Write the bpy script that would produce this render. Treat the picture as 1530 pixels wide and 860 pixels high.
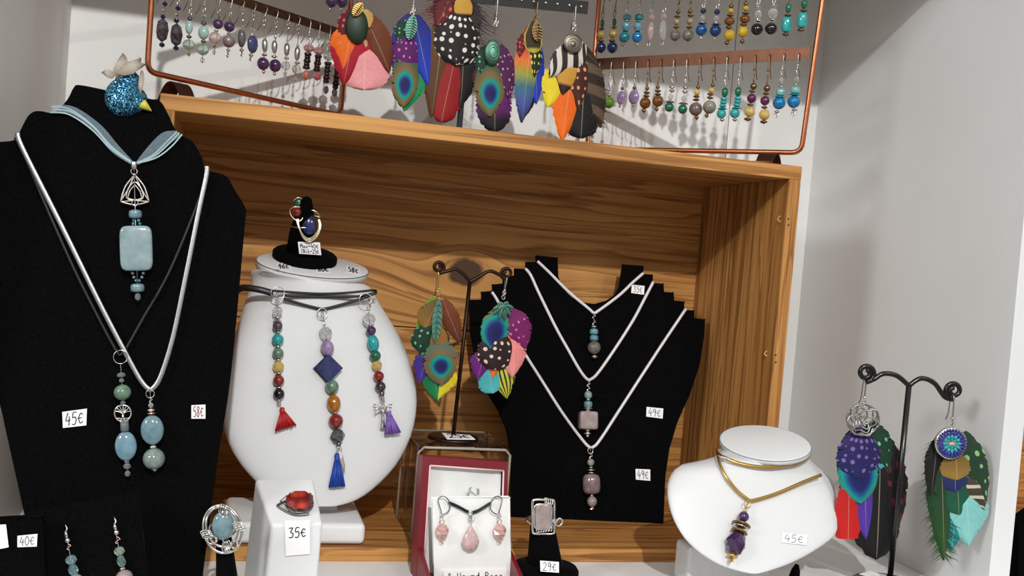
import bpy, bmesh, math, random
from mathutils import Vector, Matrix
from mathutils.geometry import tessellate_polygon
random.seed(7)
for o in list(bpy.data.objects): bpy.data.objects.remove(o)
SC = bpy.context.scene; COL = SC.collection
R = math.radians
# ------------------------------------------------------------------ camera
F = 1559.43; CAM = Vector((0.0543, -0.7671, 0.2353))
MR = Matrix.Rotation(R(-15.223), 3, 'Z') @ Matrix.Rotation(R(88.257), 3, 'X') @ Matrix.Rotation(R(4.720), 3, 'Z')
cd = bpy.data.cameras.new('camera'); cam = bpy.data.objects.new('camera', cd); COL.objects.link(cam)
cam.matrix_world = Matrix.Translation(CAM) @ MR.to_4x4()
cd.sensor_fit = 'HORIZONTAL'; cd.sensor_width = 36; cd.lens = 36 * F / 1530; cd.clip_start = 0.02
SC.camera = cam
# ------------------------------------------------------------------ world, lamps, exposure
W = bpy.data.worlds.new('room_light'); SC.world = W; W.use_nodes = True
wt = W.node_tree; wt.nodes.clear()
wo = wt.nodes.new('ShaderNodeOutputWorld'); wb = wt.nodes.new('ShaderNodeBackground')
wc = wt.nodes.new('ShaderNodeTexCoord'); ws = wt.nodes.new('ShaderNodeSeparateXYZ'); wr = wt.nodes.new('ShaderNodeValToRGB')
wm = wt.nodes.new('ShaderNodeMapRange'); wm.inputs[1].default_value = -1; wm.inputs[2].default_value = 1
wt.links.new(wc.outputs['Generated'], ws.inputs[0]); wt.links.new(ws.outputs[2], wm.inputs[0]); wt.links.new(wm.outputs[0], wr.inputs[0])
wr.color_ramp.elements[0].color = (.30, .275, .25, 1); wr.color_ramp.elements[1].color = (1.0, .985, .955, 1)
wr.color_ramp.elements[0].position = .25; wr.color_ramp.elements[1].position = .8
wt.links.new(wr.outputs[0], wb.inputs[0]); wb.inputs[1].default_value = 0.62; wt.links.new(wb.outputs[0], wo.inputs[0])
def ceiling_spot(name, loc, tgt, watts, rad, col):
    l = bpy.data.lights.new(name, 'SPOT'); l.energy = watts; l.shadow_soft_size = rad; l.spot_size = R(70); l.spot_blend = .6; l.color = col
    o = bpy.data.objects.new(name, l); COL.objects.link(o); o.location = loc
    o.rotation_euler = (Vector(tgt) - Vector(loc)).to_track_quat('-Z', 'Y').to_euler(); return o
ceiling_spot('ceiling_spot', (0.02, -1.95, 1.36), (.25, .1, .25), 118, .018, (1, .985, .965))
ceiling_spot('ceiling_spot.001', (0.95, -1.65, 1.22), (.3, .1, .2), 18, .016, (1, .985, .965))
ceiling_spot('soft_left_fill', (-1.7, -1.35, 1.15), (.5, 0, .2), 68, .22, (1, .99, .97))  # unseen broad soft light from the left, added to brighten the right wall
SC.view_settings.view_transform = 'Standard'; SC.view_settings.look = 'None'
SC.view_settings.exposure = 0.0; SC.view_settings.gamma = 1; SC.view_settings.use_curve_mapping = False

# ------------------------------------------------------------------ pixels -> points on real planes
def ray(u, v): return MR @ Vector(((u - 765) / F, -(v - 430) / F, -1))
class Plane:
    def __init__(s, p, n):
        s.p = Vector(p); s.n = Vector(n).normalized()
        if s.n.dot(CAM - s.p) < 0: s.n = -s.n
    def at(s, u, v, off=0.0):
        d = ray(u, v); return CAM + d * ((s.p + s.n * off - CAM).dot(s.n) / d.dot(s.n))
    def mpp(s, u, v):
        d = ray(u, v); return ((s.p - CAM).dot(s.n) / d.dot(s.n)) / F
def lean_plane(p, yaw=0, lean=0):
    y, l = R(yaw), R(lean)
    return Plane(p, (math.sin(y) * math.cos(l), -math.cos(y) * math.cos(l), math.sin(l)))
def zplane(z): return Plane((0, 0, z), (0, 0, 1))

# ------------------------------------------------------------------ node materials
def lin(c):
    f = lambda x: x / 12.92 if x <= .04045 else ((x + .055) / 1.055) ** 2.4
    return tuple(f(x / 255.0) for x in c) + (1,)
class NT:
    def __init__(s, name):
        s.m = bpy.data.materials.new(name); s.m.use_nodes = True; s.t = s.m.node_tree
        s.b = s.t.nodes['Principled BSDF']
    def n(s, k): return s.t.nodes.new(k)
    def put(s, sock, v):
        if isinstance(v, bpy.types.NodeSocket): s.t.links.new(v, sock)
        elif v is not None: sock.default_value = v
    def math(s, op, a, b=None, c=None):
        n = s.n('ShaderNodeMath'); n.operation = op; s.put(n.inputs[0], a); s.put(n.inputs[1], b); s.put(n.inputs[2], c); return n.outputs[0]
    def mix(s, f, a, b, mode='MIX'):
        n = s.n('ShaderNodeMixRGB'); n.blend_type = mode; s.put(n.inputs[0], f); s.put(n.inputs[1], a); s.put(n.inputs[2], b); return n.outputs[0]
    def ramp(s, f, stops, interp='LINEAR'):
        n = s.n('ShaderNodeValToRGB'); r = n.color_ramp; r.interpolation = interp
        while len(r.elements) < len(stops): r.elements.new(.5)
        for e, (p, c) in zip(r.elements, stops): e.position = p; e.color = c if len(c) == 4 else lin(c)
        s.put(n.inputs[0], f); return n.outputs[0]
    def coord(s, k='Object'): return s.n('ShaderNodeTexCoord').outputs[k]
    def mapping(s, vec, scale=(1, 1, 1), loc=(0, 0, 0), rot=(0, 0, 0)):
        n = s.n('ShaderNodeMapping'); s.put(n.inputs[0], vec); n.inputs['Scale'].default_value = scale; n.inputs['Location'].default_value = loc; n.inputs['Rotation'].default_value = rot; return n.outputs[0]
    def noise(s, vec, scale, detail=3, rough=.5, dist=0):
        n = s.n('ShaderNodeTexNoise'); s.put(n.inputs['Vector'], vec); n.inputs['Scale'].default_value = scale; n.inputs['Detail'].default_value = detail
        n.inputs['Roughness'].default_value = rough; n.inputs['Distortion'].default_value = dist; return n.outputs['Fac']
    def voro(s, vec, scale, rnd=1.0, feat='F1'):
        n = s.n('ShaderNodeTexVoronoi'); n.feature = feat; s.put(n.inputs['Vector'], vec); n.inputs['Scale'].default_value = scale; n.inputs['Randomness'].default_value = rnd; return n
    def sep(s, v):
        n = s.n('ShaderNodeSeparateXYZ'); s.put(n.inputs[0], v); return n.outputs
    def bump(s, h, strength, dist=.001):
        n = s.n('ShaderNodeBump'); n.inputs['Strength'].default_value = strength; n.inputs['Distance'].default_value = dist; s.put(n.inputs['Height'], h); s.t.links.new(n.outputs[0], s.b.inputs['Normal'])
    def set(s, **k):
        for a, v in k.items(): s.put(s.b.inputs[a.replace('_', ' ')], v)
        return s.m
MATS = {}
def cached(f):
    def g(*a, **k):
        key = (f.__name__, str(a), str(k))
        if key not in MATS: MATS[key] = f(*a, **k)
        return MATS[key]
    return g
@cached
def stone(c, c2=None, rough=.12, scale=300, sss=0):
    t = NT('stone'); n = t.noise(t.coord(), scale, 4, .6)
    c2 = c2 or tuple(min(255, x * 1.25 + 14) for x in c); c = tuple(x * .88 for x in c); c2 = tuple(x * .9 for x in c2)
    t.set(Base_Color=t.ramp(n, [(.35, c), (.7, c2)]), Roughness=rough, Coat_Weight=.4, Coat_Roughness=.05)
    return t.m
@cached
def glass(c, rough=.03, tw=.85):
    t = NT('crystal'); n = t.noise(t.coord(), 400, 2)
    t.set(Base_Color=t.ramp(n, [(.3, c), (.8, tuple(min(255, x + 12) for x in c))]), Roughness=rough, Transmission_Weight=tw, IOR=1.45)
    return t.m
@cached
def metal(c, rough=.28, scale=200):
    t = NT('metal'); n = t.noise(t.coord(), scale, 3)
    t.set(Base_Color=t.ramp(n, [(.3, c), (.75, tuple(min(255, x * 1.12) for x in c))]), Metallic=1.0, Roughness=rough); return t.m
@cached
def plain(c, rough=.5, var=.08, scale=60, spec=.5, bump=0):
    t = NT('surface'); n = t.noise(t.coord(), scale, 4)
    t.set(Base_Color=t.ramp(n, [(.3, tuple(x * (1 - var) for x in c)), (.7, c)]), Roughness=rough, Specular_IOR_Level=spec)
    if bump: t.bump(t.noise(t.coord(), 900, 2), bump, .0004)
    return t.m
@cached
def velvet():
    t = NT('black_velvet'); n = t.noise(t.coord(), 900, 2); d = t.noise(t.coord(), 120, 5, .8)
    t.set(Base_Color=t.mix(t.math('GREATER_THAN', d, .79), t.ramp(n, [(.3, (.0018, .0018, .002, 1)), (.7, (.004, .004, .0045, 1))]), (.05, .05, .05, 1)), Roughness=1, Specular_IOR_Level=.03, Sheen_Weight=.015, Sheen_Roughness=.4); return t.m
@cached
def acrylic():
    t = NT('clear_acrylic'); out = t.t.nodes['Material Output']
    tr = t.n('ShaderNodeBsdfTransparent'); tr.inputs[0].default_value = (.95, .94, .92, 1); gl = t.n('ShaderNodeBsdfGlossy'); gl.inputs['Roughness'].default_value = .03
    fr = t.n('ShaderNodeFresnel'); fr.inputs[0].default_value = 1.45; mx = t.n('ShaderNodeMixShader')
    t.t.links.new(t.math('ADD', t.math('MULTIPLY', fr.outputs[0], .8), .02), mx.inputs[0]); t.t.links.new(tr.outputs[0], mx.inputs[1]); t.t.links.new(gl.outputs[0], mx.inputs[2]); t.t.links.new(mx.outputs[0], out.inputs[0]); return t.m
@cached
def sheer(c):
    t = NT('sheer_organza'); n = t.noise(t.mapping(t.coord(), (1, 1, 1)), 1500, 2)
    t.set(Base_Color=lin(c), Roughness=.5, Alpha=t.math('ADD', t.math('MULTIPLY', n, .5), .08)); return t.m
@cached
def glitter(c, c2):
    t = NT('blue_glitter'); v = t.voro(t.coord(), 1700); h = t.sep(v.outputs['Color'])
    t.set(Base_Color=t.ramp(h[0], [(0, c), (.6, c2), (.9, (150, 230, 255))]), Metallic=.7, Roughness=.25)
    nm = t.n('ShaderNodeNewGeometry'); add = t.n('ShaderNodeVectorMath'); add.operation = 'ADD'; sb = t.n('ShaderNodeVectorMath'); sb.operation = 'SUBTRACT'; sb.inputs[1].default_value = (.5, .5, .5)
    t.t.links.new(v.outputs['Color'], sb.inputs[0]); t.t.links.new(nm.outputs['Normal'], add.inputs[0]); t.t.links.new(sb.outputs[0], add.inputs[1]); nn = t.n('ShaderNodeVectorMath'); nn.operation = 'NORMALIZE'
    t.t.links.new(add.outputs[0], nn.inputs[0]); t.t.links.new(nn.outputs[0], t.b.inputs['Normal']); return t.m
@cached
def wood(axis='X', dark=1.0, knot=None, seed=0.0, fine=1.0):
    """pine: long grain along an axis; optional knot at (x,z)"""
    t = NT('pine'); co = t.coord(); x, y, z = t.sep(co)
    if axis == 'X': a, b, c = x, z, y
    elif axis == 'Z': a, b, c = z, y, x
    else: a, b, c = x, z, y
    if knot:
        kx, kz, kr = knot
        dx = t.math('SUBTRACT', a, kx); dz = t.math('SUBTRACT', b, kz)
        r = t.math('SQRT', t.math('ADD', t.math('MULTIPLY', dx, dx), t.math('MULTIPLY', dz, dz)))
        r2 = t.math('SQRT', t.math('ADD', t.math('MULTIPLY', t.math('MULTIPLY', dx, dx), .35), t.math('MULTIPLY', dz, dz)))
        g = t.math('EXPONENT', t.math('MULTIPLY', t.math('MULTIPLY', r2, r2), -1 / (2 * (kr * 1.7) ** 2)))
        b = t.math('ADD', t.math('MULTIPLY', t.math('SUBTRACT', b, kz), t.math('SUBTRACT', 1, g)), t.math('ADD', t.math('MULTIPLY', t.math('MULTIPLY', r2, g), .9), kz))
    cv = t.n('ShaderNodeCombineXYZ'); t.put(cv.inputs[0], a); t.put(cv.inputs[1], b); t.put(cv.inputs[2], c)
    m1 = t.mapping(cv.outputs[0], (2.2, 34, 34), (seed, seed * .7, seed * .3))
    big = t.noise(m1, 1.0, 3, .5, .6)
    rings = t.math('FRACT', t.math('MULTIPLY', big, 9 * fine))
    ring = t.ramp(rings, [(0, (.0, .0, .0, 1)), (.65, (.45, .45, .45, 1)), (.9, (1, 1, 1, 1)), (1, (.05, .05, .05, 1))])
    fib = t.noise(t.mapping(cv.outputs[0], (9, 520, 520), (seed, 0, 0)), 1.0, 4, .6)
    tone = t.noise(t.mapping(cv.outputs[0], (3, 11, 11), (seed, 2, 1)), 1.0, 2)
    D = lambda c: tuple(q * dark for q in c)
    base = t.ramp(tone, [(.3, D((200, 142, 76))), (.75, D((228, 172, 100)))])
    col = t.mix(t.math('MULTIPLY', ring, .78), base, lin(D((138, 80, 32))))
    thin = t.ramp(t.noise(t.mapping(cv.outputs[0], (3.2, 150, 150), (seed, 1, 0)), 1.0, 3, .6, .3), [(.52, (0, 0, 0, 1)), (.62, (1, 1, 1, 1))])
    col = t.mix(t.math('MULTIPLY', thin, .66), col, lin(D((112, 66, 26))))
    col = t.mix(t.math('MULTIPLY', fib, .35), col, lin(D((120, 76, 36))))
    if knot:
        wob = t.math('ADD', t.math('SQRT', t.math('ADD', t.math('MULTIPLY', t.math('MULTIPLY', dx, dx), .55), t.math('MULTIPLY', dz, dz))), t.math('MULTIPLY', t.math('SUBTRACT', t.noise(co, 60, 3), .5), kr * .5))
        inside = t.ramp(t.math('DIVIDE', wob, kr), [(.0, (1, 1, 1, 1)), (.8, (1, 1, 1, 1)), (1.0, (0, 0, 0, 1))])
        kc = t.mix(t.math('FRACT', t.math('MULTIPLY', wob, 500)), lin((88, 58, 36)), lin((60, 38, 24)))
        halo = t.ramp(t.math('DIVIDE', wob, kr), [(.9, (0, 0, 0, 1)), (1.1, (.5, .5, .5, 1)), (1.7, (0, 0, 0, 1))])
        col = t.mix(halo, col, lin((150, 88, 40))); col = t.mix(inside, col, kc)
    t.set(Base_Color=col, Roughness=.55, Specular_IOR_Level=.3); t.bump(fib, .15, .0003)
    return t.m
# feathers (UV: u across, v base -> tip)
def fbase(name):
    t = NT(name); uv = t.n('ShaderNodeUVMap').outputs[0]; u, v, _ = t.sep(uv)
    s = t.math('ABSOLUTE', t.math('SUBTRACT', u, .5))
    return t, u, v, s
def ffin(t, col, s, v, shaft=True, shaftc=(225, 210, 180)):
    ph = t.math('SUBTRACT', t.math('MULTIPLY', v, 1.0), t.math('MULTIPLY', s, .75))
    cv = t.n('ShaderNodeCombineXYZ'); t.put(cv.inputs[0], t.math('MULTIPLY', ph, 70)); t.put(cv.inputs[1], t.math('MULTIPLY', s, 5))
    barb = t.ramp(t.noise(cv.outputs[0], 1.0, 3, .6), [(.3, (0, 0, 0, 1)), (.7, (1, 1, 1, 1))])
    col = t.mix(t.math('MULTIPLY', barb, .42), col, t.mix(.72, col, (.0, .0, .0, 1)))
    if shaft: col = t.mix(t.math('MULTIPLY', t.math('LESS_THAN', s, .011), .4), col, t.mix(.6, col, lin(shaftc)))
    t.set(Base_Color=col, Roughness=.6, Specular_IOR_Level=.3, Sheen_Weight=.1); t.bump(barb, .25, .0004); return t.m
@cached
def f_plain(stops, shaft=True):
    t, u, v, s = fbase('feather'); return ffin(t, t.ramp(v, list(stops)), s, v, shaft)
@cached
def f_dots(bg, dot, nu=4.0, nv=6.0, thr=.3, bg2=None):
    t, u, v, s = fbase('dotted_feather'); uv = t.n('ShaderNodeUVMap').outputs[0]
    vo = t.voro(t.mapping(uv, (nu, nv, 1), (.25, .1, 0)), 1.0, .38)
    m = t.ramp(vo.outputs['Distance'], [(thr * .85, (1, 1, 1, 1)), (thr, (0, 0, 0, 1))])
    b = t.ramp(v, [(.2, bg), (.9, bg2 or bg)])
    return ffin(t, t.mix(m, b, lin(dot)), s, v, False)
@cached
def f_peacock(cv=.62, k=1.25, edge=(108, 92, 62), rim=(70, 92, 60), sc=1.12):
    t, u, v, s = fbase('peacock_feather')
    dv = t.math('MULTIPLY', t.math('SUBTRACT', v, cv), k); dist = t.math('DIVIDE', t.math('SQRT', t.math('ADD', t.math('MULTIPLY', s, s), t.math('MULTIPLY', dv, dv))), sc)
    col = t.ramp(dist, [(.0, (14, 14, 74)), (.13, (20, 26, 100)), (.17, (8, 74, 130)), (.235, (12, 150, 150)), (.29, (30, 140, 105)), (.325, (126, 104, 58)), (.43, edge), (.5, rim)])
    return ffin(t, col, s, v, False)
@cached
def f_stripes(c1, c2, n=5.0, slant=1.5, w=.5):
    t, u, v, s = fbase('striped_feather'); ph = t.math('FRACT', t.math('ADD', t.math('MULTIPLY', v, n), t.math('MULTIPLY', u, slant)))
    m = t.ramp(ph, [(w - .06, (0, 0, 0, 1)), (w, (1, 1, 1, 1)), (.95, (1, 1, 1, 1)), (1, (0, 0, 0, 1))])
    return ffin(t, t.mix(m, lin(c1), lin(c2)), s, v, False)
@cached
def f_edge(c, e, at=.8):
    t, u, v, s = fbase('edged_feather'); q = t.math('MAXIMUM', t.math('MULTIPLY', s, 2), t.math('MULTIPLY', v, 1.0))
    return ffin(t, t.ramp(q, [(at - .05, c), (at + .03, e)]), s, v, False)

# ------------------------------------------------------------------ mesh helpers
class MB:
    def __init__(s): s.v = []; s.f = []; s.uv = {}
    def add(s, vs, fs):
        o = len(s.v); s.v += [Vector(x) for x in vs]; s.f += [tuple(i + o for i in f) for f in fs]; return o
def frame(ax):
    ax = ax.normalized(); up = Vector((0, 0, 1)) if abs(ax.z) < .9 else Vector((1, 0, 0)); a = ax.cross(up).normalized(); return a, ax.cross(a).normalized()
def tube(mb, pts, r, n=6, closed=False, flat=None):
    """round wire through pts; flat=(normal, ratio) squashes it along normal"""
    pts = [Vector(p) for p in pts]; N = len(pts); rr = r if isinstance(r, (list, tuple)) else [r] * N
    vs = []; pa = None
    for i, p in enumerate(pts):
        d = (pts[(i + 1) % N] - pts[i - 1]) if closed else (pts[min(i + 1, N - 1)] - pts[max(i - 1, 0)])
        if d.length < 1e-9: d = Vector((0, 0, 1))
        d.normalize()
        if flat: b = (flat[0] - d * flat[0].dot(d)).normalized(); a = d.cross(b)
        else:
            if pa is None: a, b = frame(d)
            else: a = (pa - d * pa.dot(d)).normalized(); b = d.cross(a)
            pa = a
        for k in range(n):
            t = 2 * math.pi * k / n; vs.append(p + a * (math.cos(t) * rr[i]) + b * (math.sin(t) * rr[i] * (flat[1] if flat else 1)))
    fs = []
    for i in range(N if closed else N - 1):
        j = (i + 1) % N
        for k in range(n): fs.append((i * n + k, i * n + (k + 1) % n, j * n + (k + 1) % n, j * n + k))
    if not closed: fs.append(tuple(range(n))[::-1]); fs.append(tuple((N - 1) * n + k for k in range(n)))
    mb.add(vs, fs)
def smooth(pts, k=6, closed=False):
    """Catmull-Rom through points (tuples of any size)"""
    P = [Vector(p) for p in pts]; out = []; N = len(P)
    for i in range(N if closed else N - 1):
        p0 = P[i - 1] if (i > 0 or closed) else P[i]; p1 = P[i]; p2 = P[(i + 1) % N]; p3 = P[(i + 2) % N] if (i + 2 < N or closed) else P[(i + 1) % N]
        for j in range(k):
            t = j / k; out.append(.5 * ((2 * p1) + (p2 - p0) * t + (2 * p0 - 5 * p1 + 4 * p2 - p3) * t * t + (3 * p1 - p0 - 3 * p2 + p3) * t ** 3))
    if not closed: out.append(P[-1])
    return out
def sgp(x, e): return math.copysign(abs(x) ** e, x)
def superell(mb, c, X, Y, Z, e1=1.0, e2=1.0, nu=16, nv=10, twist=0):
    vs = []; c = Vector(c)
    for i in range(1, nv):
        ph = -math.pi / 2 + math.pi * i / nv
        for j in range(nu):
            th = 2 * math.pi * (j + .5 * twist * (i % 2)) / nu
            vs.append(c + X * (sgp(math.cos(ph), e1) * sgp(math.cos(th), e2)) + Y * (sgp(math.cos(ph), e1) * sgp(math.sin(th), e2)) + Z * sgp(math.sin(ph), e1))
    n = len(vs); vs += [c - Z, c + Z]; fs = []
    for i in range(nv - 2):
        for j in range(nu): fs.append((i * nu + j, i * nu + (j + 1) % nu, (i + 1) * nu + (j + 1) % nu, (i + 1) * nu + j))
    for j in range(nu): fs.append((n, (j + 1) % nu, j)); fs.append((n + 1, (nv - 2) * nu + j, (nv - 2) * nu + (j + 1) % nu))
    mb.add(vs, fs)
def lathe(mb, c, A, prof, n=16, sx=1.0, side=None, flatn=1.0):
    """prof: [(distance along unit axis A, radius)]"""
    A = A.normalized()
    if side is None: a, b = frame(A)
    else: a = side.normalized(); b = A.cross(a)
    vs = []
    for (t, r) in prof:
        for k in range(n): q = 2 * math.pi * k / n; vs.append(c + A * t + a * (math.cos(q) * r) + b * (math.sin(q) * r * flatn))
    fs = []
    for i in range(len(prof) - 1):
        for k in range(n): fs.append((i * n + k, i * n + (k + 1) % n, (i + 1) * n + (k + 1) % n, (i + 1) * n + k))
    fs.append(tuple(range(n))[::-1]); fs.append(tuple((len(prof) - 1) * n + k for k in range(n))); mb.add(vs, fs)
def torus(mb, c, X, Y, r, n=20, m=6): tube(mb, [c + X * math.cos(2 * math.pi * i / n) + Y * math.sin(2 * math.pi * i / n) for i in range(n)], r, m, True)
def prism(mb, poly, ext):
    tri = tessellate_polygon([poly]); n = len(poly); ext = Vector(ext)
    fs = [tuple(t) for t in tri] + [tuple(i + n for i in reversed(t)) for t in tri] + [(i, (i + 1) % n, (i + 1) % n + n, i + n) for i in range(n)]
    mb.add(list(poly) + [p + ext for p in poly], fs)
def hexa(mb, c8): mb.add(c8, [(0, 1, 2, 3), (7, 6, 5, 4), (0, 4, 5, 1), (1, 5, 6, 2), (2, 6, 7, 3), (3, 7, 4, 0)])
def box(mb, a, b):
    (x0, y0, z0), (x1, y1, z1) = a, b
    hexa(mb, [(x0, y0, z0), (x1, y0, z0), (x1, y1, z0), (x0, y1, z0), (x0, y0, z1), (x1, y0, z1), (x1, y1, z1), (x0, y1, z1)])
ORG = {}
def thing(name, label, cat, loc, group=None):
    o = bpy.data.objects.new(name, None); COL.objects.link(o); o.location = loc; o.empty_display_size = .01
    o['label'] = label; o['category'] = cat; ORG[o] = Vector(loc)
    if group: o['group'] = group
    return o
def obj(name, mb, mat, parent=None, sm=True, bevel=0, bseg=2, org=None, label=None):
    o0 = ORG[parent] if parent is not None else (Vector(org) if org is not None else Vector((0, 0, 0)))
    me = bpy.data.meshes.new(name); me.from_pydata([v - o0 for v in mb.v], [], mb.f)
    if mb.uv:
        ul = me.uv_layers.new(name='UVMap')
        for l in me.loops: ul.data[l.index].uv = mb.uv[l.vertex_index]
    bm = bmesh.new(); bm.from_mesh(me)
    if bevel: 
        bmesh.ops.remove_doubles(bm, verts=bm.verts, dist=1e-6)
        bmesh.ops.bevel(bm, geom=[e for e in bm.edges if len(e.link_faces) == 2 and e.calc_face_angle(0) > .5], offset=bevel, segments=bseg, affect='EDGES', profile=.5)
    if not mb.uv: bmesh.ops.recalc_face_normals(bm, faces=bm.faces)
    bm.to_mesh(me); bm.free()
    me.materials.append(mat)
    if sm: me.polygons.foreach_set('use_smooth', [True] * len(me.polygons))
    o = bpy.data.objects.new(name, me); COL.objects.link(o)
    if bevel and sm:
        md = o.modifiers.new('smooth_edges', 'WEIGHTED_NORMAL')
    if parent is not None: o.parent = parent
    else: o.location = o0
    if label: o['label'] = label
    ORG[o] = o0; return o
def single(name, mb, mat, label, cat, loc, group=None, **k):
    o = obj(name, mb, mat, None, org=loc, **k); o['label'] = label; o['category'] = cat
    if group: o['group'] = group
    return o
def struct(name, mb, mat, parent=None, **k):
    o = obj(name, mb, mat, parent, **k)
    if parent is None: o['kind'] = 'structure'
    return o

# ------------------------------------------------------------------ shared materials
SILVER = metal((205, 203, 200), .22); DARKSIL = metal((120, 118, 118), .35); GOLD = metal((202, 166, 96), .28); BRONZE = metal((128, 104, 70), .38)
HOOKM = metal((158, 155, 150), .32); COPPER = metal((190, 118, 84), .3); COPPERD = metal((98, 68, 54), .42); VERD = metal((98, 142, 126), .5); ROSEG = metal((222, 176, 160), .25)
CLEAR = glass((245, 245, 245)); WHITE = plain((236, 238, 238), .5, .02); PAPER = plain((244, 244, 244), .7, .02)
INK = plain((40, 44, 70), .6, .1); REDINK = plain((150, 60, 66), .6, .1); VELV = velvet()
AMETH = stone((62, 34, 78), (96, 62, 112)); LILAC = stone((150, 122, 172), (184, 160, 200)); TURQ = stone((38, 168, 172), (64, 190, 188)); AQUA = stone((104, 138, 150), (136, 166, 174), scale=180)
JADE = stone((96, 130, 108), (128, 160, 136)); MALA = stone((18, 92, 72), (40, 130, 96)); JASPER = stone((130, 34, 26), (160, 52, 40)); ONYX = stone((16, 15, 17), (34, 32, 34)); CITRINE = glass((236, 206, 120), .08, .55)
GREENG = stone((118, 138, 132), (150, 168, 158)); NAVY = stone((14, 34, 74), (28, 52, 100)); BLUE = stone((14, 76, 138), (32, 104, 168)); CYAN = stone((14, 112, 176), (28, 138, 196)); TEAL = stone((18, 122, 134), (34, 148, 158)); SKY = stone((92, 160, 184), (120, 184, 204))
YELLOW = stone((206, 164, 32), (226, 190, 66)); TIGER = stone((94, 58, 22), (150, 96, 40)); GREYST = stone((104, 100, 94), (136, 130, 122)); HEMAT = stone((44, 40, 44), (96, 86, 88), .1); GARNET = stone((34, 14, 20), (60, 24, 32)); PINK = glass((226, 182, 178), .05, .7)
ROSEQ = stone((160, 144, 142), (182, 168, 164), scale=150); APPLE = stone((86, 134, 36), (120, 166, 60)); PLUM = stone((88, 20, 72), (120, 40, 100)); LAPIS = stone((28, 38, 88), (52, 62, 120), scale=220); BEIGE = stone((160, 142, 110), (190, 172, 138)); SAGE = glass((206, 226, 212), .05, .82); AQG = stone((168, 210, 204), (196, 230, 222)); SMOKE = glass((150, 160, 168), .05, .6); PALEPINK = glass((236, 214, 212), .08, .75)

# ------------------------------------------------------------------ beads, wires, stickers
def lerp(a, b, t): return a + (b - a) * t
def strand(root, pl, top, bot, items, off=.003, pin=True, pinmat=None, pr=.55):
    """beads threaded on a pin between two pixels of a plane. item: (v, w, h, kind, material[, u])"""
    T = pl.at(*top, off); B = pl.at(*bot, off); A = (B - T).normalized(); N = pl.n; S = A.cross(N).normalized(); N = S.cross(A)
    if pin:
        mb = MB(); tube(mb, [T, B], pr * pl.mpp(*top), 5); obj('pin', mb, pinmat or SILVER, root)
    for it in items:
        v, w, h, k, m = it[:5]
        if len(it) > 5: c = pl.at(it[5], v, off)
        else: c = lerp(T, B, (v - top[1]) / (bot[1] - top[1]))
        q = pl.mpp(top[0], v); a, b = w * q / 2, h * q / 2; mb = MB(); nm = 'bead'; sm = True
        if k == 'b': superell(mb, c, S * a, N * a, A * b)
        elif k == 'o': superell(mb, c, S * a, N * a * .5, A * b, 1, 1, 20, 12)
        elif k == 'c': superell(mb, c, S * a, N * a, A * b, .55, 1, 16, 10)
        elif k == 'k': superell(mb, c, S * a, N * a * .8, A * b, .25, .3, 24, 14)
        elif k == 'r': superell(mb, c, S * a, N * a * .4, A * b, .35, .4, 28, 16)
        elif k == 'f': superell(mb, c, S * a, N * a, A * b, 1, 1, 7, 5, 1); sm = False
        elif k == 'g': superell(mb, c, S * a, N * a * .9, A * b, 1.1, 1, 6, 4, 1); sm = False
        elif k == 'd': lathe(mb, c, A, [(-b, a * .35), (-b * .4, a * .9), (0, a), (b * .4, a * .9), (b, a * .35)], 14); nm = 'spacer'
        elif k == 'p': lathe(mb, c, A, [(-b, a * .2), (-b * .6, a * .55), (b * .6, a), (b, a * .92)], 14); nm = 'bead_cap'
        elif k == 't': lathe(mb, c, A, [(-b, a * .1), (-b * .7, a * .3), (-b * .2, a * .75), (b * .3, a), (b * .7, a * .8), (b * .95, a * .35), (b, a * .05)], 18, side=S, flatn=.6)
        elif k == 'y': lathe(mb, c, A, [(-b, a), (b, a)], 16)
        elif k == 'w': torus(mb, c, S * a, A * b, .7 * q, 18, 5); nm = 'ring'
        elif k == 'x': torus(mb, c, S * a * .35 + N * a * .9, A * b, .7 * q, 14, 5); nm = 'ring'
        elif k == 'z':
            tube(mb, [c + S * (math.sin(i * .9) * a) + N * (math.cos(i * .9) * a) + A * (b * (i / 14 - 1)) for i in range(29)], .5 * q, 5); nm = 'coil'
        elif k == 'v':
            tube(mb, smooth([c - A * b, c - S * a, c + A * b * .2, c + S * a * .8 + A * b * .7, c + A * b]), .6 * q, 5); nm = 'loop'
        obj(nm, mb, m, root, sm)
    return T, B, A, S, N
def wire(root, pl, pts, r, mat, name='cord', off=.002, n=6, flat=None, k=6, offs=None):
    P = [pl.at(u, v, offs[i] if offs else off) for i, (u, v) in enumerate(pts)]
    P = smooth(P, k); mb = MB(); tube(mb, P, r * pl.mpp(*pts[0]), n, False, (pl.n, flat) if flat else None); return obj(name, mb, mat, root)
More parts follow.
